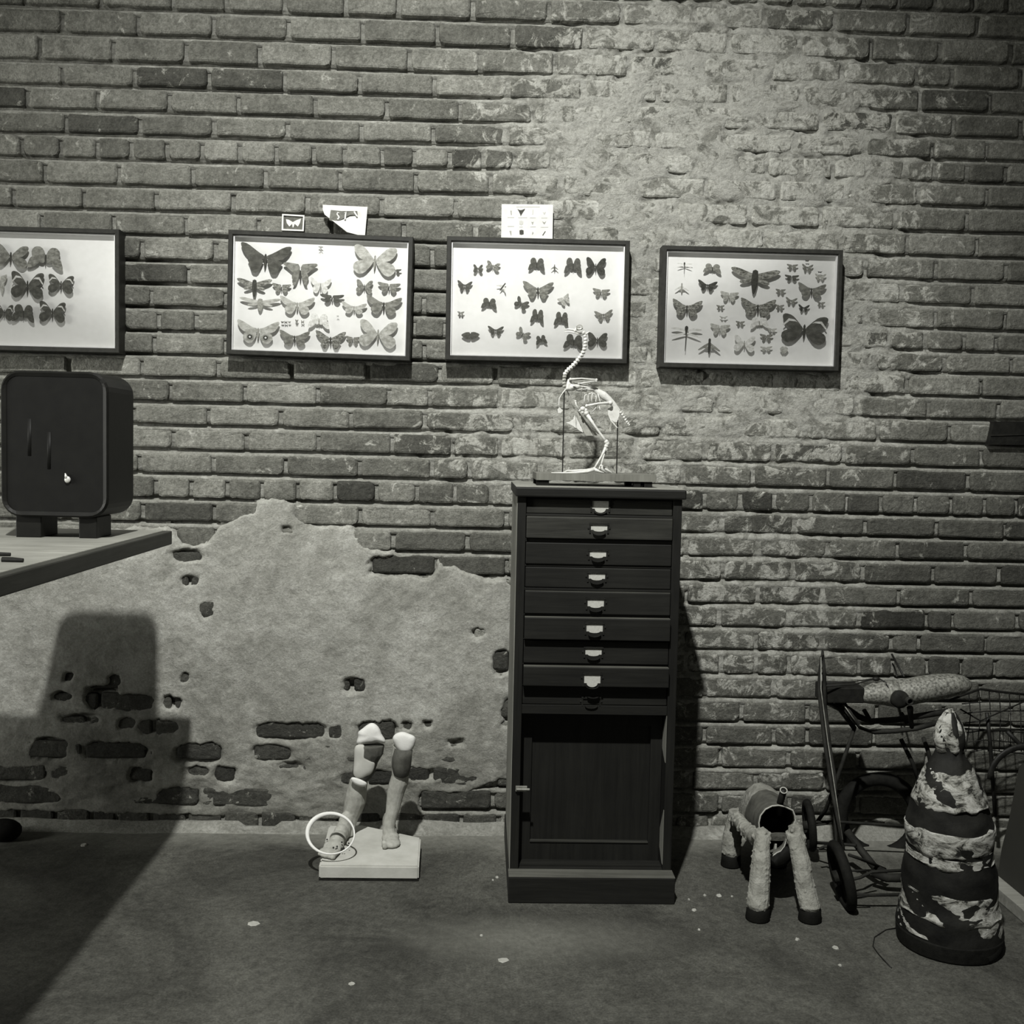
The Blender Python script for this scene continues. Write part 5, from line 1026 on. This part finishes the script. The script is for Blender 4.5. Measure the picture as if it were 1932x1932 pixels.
# wire basket to the right of the tank
BK = empty('wire_basket', PZ(1880, 1560), 'bent dark wire basket behind the wrapped stump', 'basket')
def wire(pts, r_=.0016, mat=M_IRON): G().tube([P(*p) for p in pts], r_, 6).build('wire', mat, BK, True)
for i in range(7):
    x = 1828+i*19; wire([(x, 1302+abs(i-2)*2, .10), (x+3, 1350, .16), (x-6+2*i, 1418, .17)])
for j in range(6):
    y = 1322+j*18; wire([(1815+3*j, y+6, .17), (1860, y+2, .165), (1950, y-2+3*j, .13)])
wire([(1790, 1322, .2), (1815, 1312, .17), (1850, 1300, .12), (1885, 1305, .1), (1950, 1312, .1)], .0036); wire([(1812, 1338, .2), (1850, 1360, .2), (1895, 1340, .18), (1950, 1316, .15)], .0022); wire([(1862, 1345, .18), (1868, 1400, .18), (1872, 1460, .18), (1878, 1540, .18)], .006); wire([(1820, 1375, .18), (1870, 1378, .17), (1950, 1376, .16)], .003)
wire([(1790, 1420, .2), (1800, 1450, .22), (1830, 1490, .24), (1850, 1520, .25)], .0022); wire([(1900, 1380, .2), (1925, 1405, .2), (1950, 1430, .2)], .006)
g = G(); g.tube([P(1868+70*(1-math.cos(t)), 1470-62*math.sin(t), .21) for t in [math.pi*.5*k/10 for k in range(11)]]+[P(1960, 1408, .21)], .009, 10, .6); g.build('curved_guard', M_IRON, BK, True)
# dark leaning panel, plank, wall beam, floor lump
o = G().quadbox([P(1888, 1655, .22), P(1905, 1545, .24), P(1922, 1452, .25), P(2100, 1350, .25)]+[], [P(1888, 1655, .20), P(1905, 1545, .22), P(1922, 1452, .23), P(2100, 1350, .23)]) if False else G().plate([PX(1884, 1640, 1.375), PX(1890, 1600, 1.375), PX(1905, 1540, 1.375), PX(1922, 1450, 1.375), Vector((1.375, -.9, .75)), Vector((1.375, -.9, .033)), Vector((1.375, -.30, .033))], (.018, 0, 0)).build('dark_panel', simple('dark_painted_board', .034, .12, 10, .6, .1))
prop(o, 'dark smooth panel standing on the plank, cut by the right edge', 'panel')
o = G().box((1.335, -1.05, .0005), (1.40, -.12, .032), .002).build('plank', M_BENCH); prop(o, 'pale wooden plank on the floor at the right, under the dark panel', 'plank')
a, b, c_ = P(1876, 795, .022), P(1866, 839, .022), P(2010, 840, .022)
g = G(); g.plate([a, b, c_, P(2010, 798, .022)], (0, .030, 0)); o = g.build('wall_beam', M_IRON); prop(o, 'dark slant-ended beam fixed to the brick wall at the right edge', 'beam')
la, lb = P(1866+3, 822, .023), P(2010, 818, .023); G().tube([la, lb], .0022, 6).build('raised_line', M_RUST, o)
c_ = PZ(8, 1590); g = G(); g.ball((c_.x-.01, c_.y+.02, .028), (.050, .034, .032), 14, 9); g.ball((c_.x-.06, c_.y+.02, .03), (.05, .04, .034), 12, 8); o = g.build('floor_lump', M_RUBBER, None, True); prop(o, 'dark rounded lump on the floor by the wall at the left edge', 'lump')
# chips of lime and a few scraps on the floor
CH = [(1310, 1718, 9, 13), (1356, 1690, 12, 6), (1300, 1698, 5, 5), (1381, 1692, 6, 4), (1504, 1773, 9, 4), (1577, 1789, 12, 5), (1585, 1822, 7, 6), (1319, 1755, 6, 4), (1330, 1690, 6, 4), (478, 1743, 22, 7), (938, 1656, 7, 7), (950, 1812, 20, 12), (158, 1595, 12, 4), (908, 1766, 6, 4), (930, 1661, 5, 5), (664, 1856, 14, 10)]
FL = ['largest white flake of lime, right of the cabinet foot', 'white flake nearest the sheep, left of its front hoof', 'tiny white flake just above the largest one', 'tiny flake touching the front left hoof shadow', 'white flake below the front right hoof', 'flake between the right hoof and the wrapped stump', 'flake lowest on the floor at the right side', 'small flake below the largest one',
      'tiny flake right of the largest one', 'long pale flake left of the statue slab', 'round pebble left of the cabinet plinth', 'flat pale patch of lime below the cabinet', 'pale flake in the dark bench shadow', 'small flake in front of the cabinet corner', 'tiny pebble beside the round pebble', 'flat pale patch below the statue slab']
rg = random.Random(5)
for i, (x, y, wd, ht) in enumerate(CH):
    p = PZ(x, y); sc = (p-Vector(CAM)).length/FPX; n_ = 7; r_ = wd*sc/2; pts = []
    for k in range(n_):
        t = 2*math.pi*k/n_; q = rg.uniform(.7, 1.1); pts.append((p.x+r_*q*math.cos(t), p.y+r_*q*math.sin(t)*1.1, .0004))
    h = .003 if i not in (9, 11, 15) else .0012
    g = G(); g.loft([[Vector(q) for q in pts], [Vector((p.x+(q[0]-p.x)*.75, p.y+(q[1]-p.y)*.75, h+rg.uniform(-.0006, .0006))) for q in pts]]); o = g.build('lime_chip', M_CHIP)
    prop(o, FL[i], 'chip', 'lime flakes scattered on the floor')
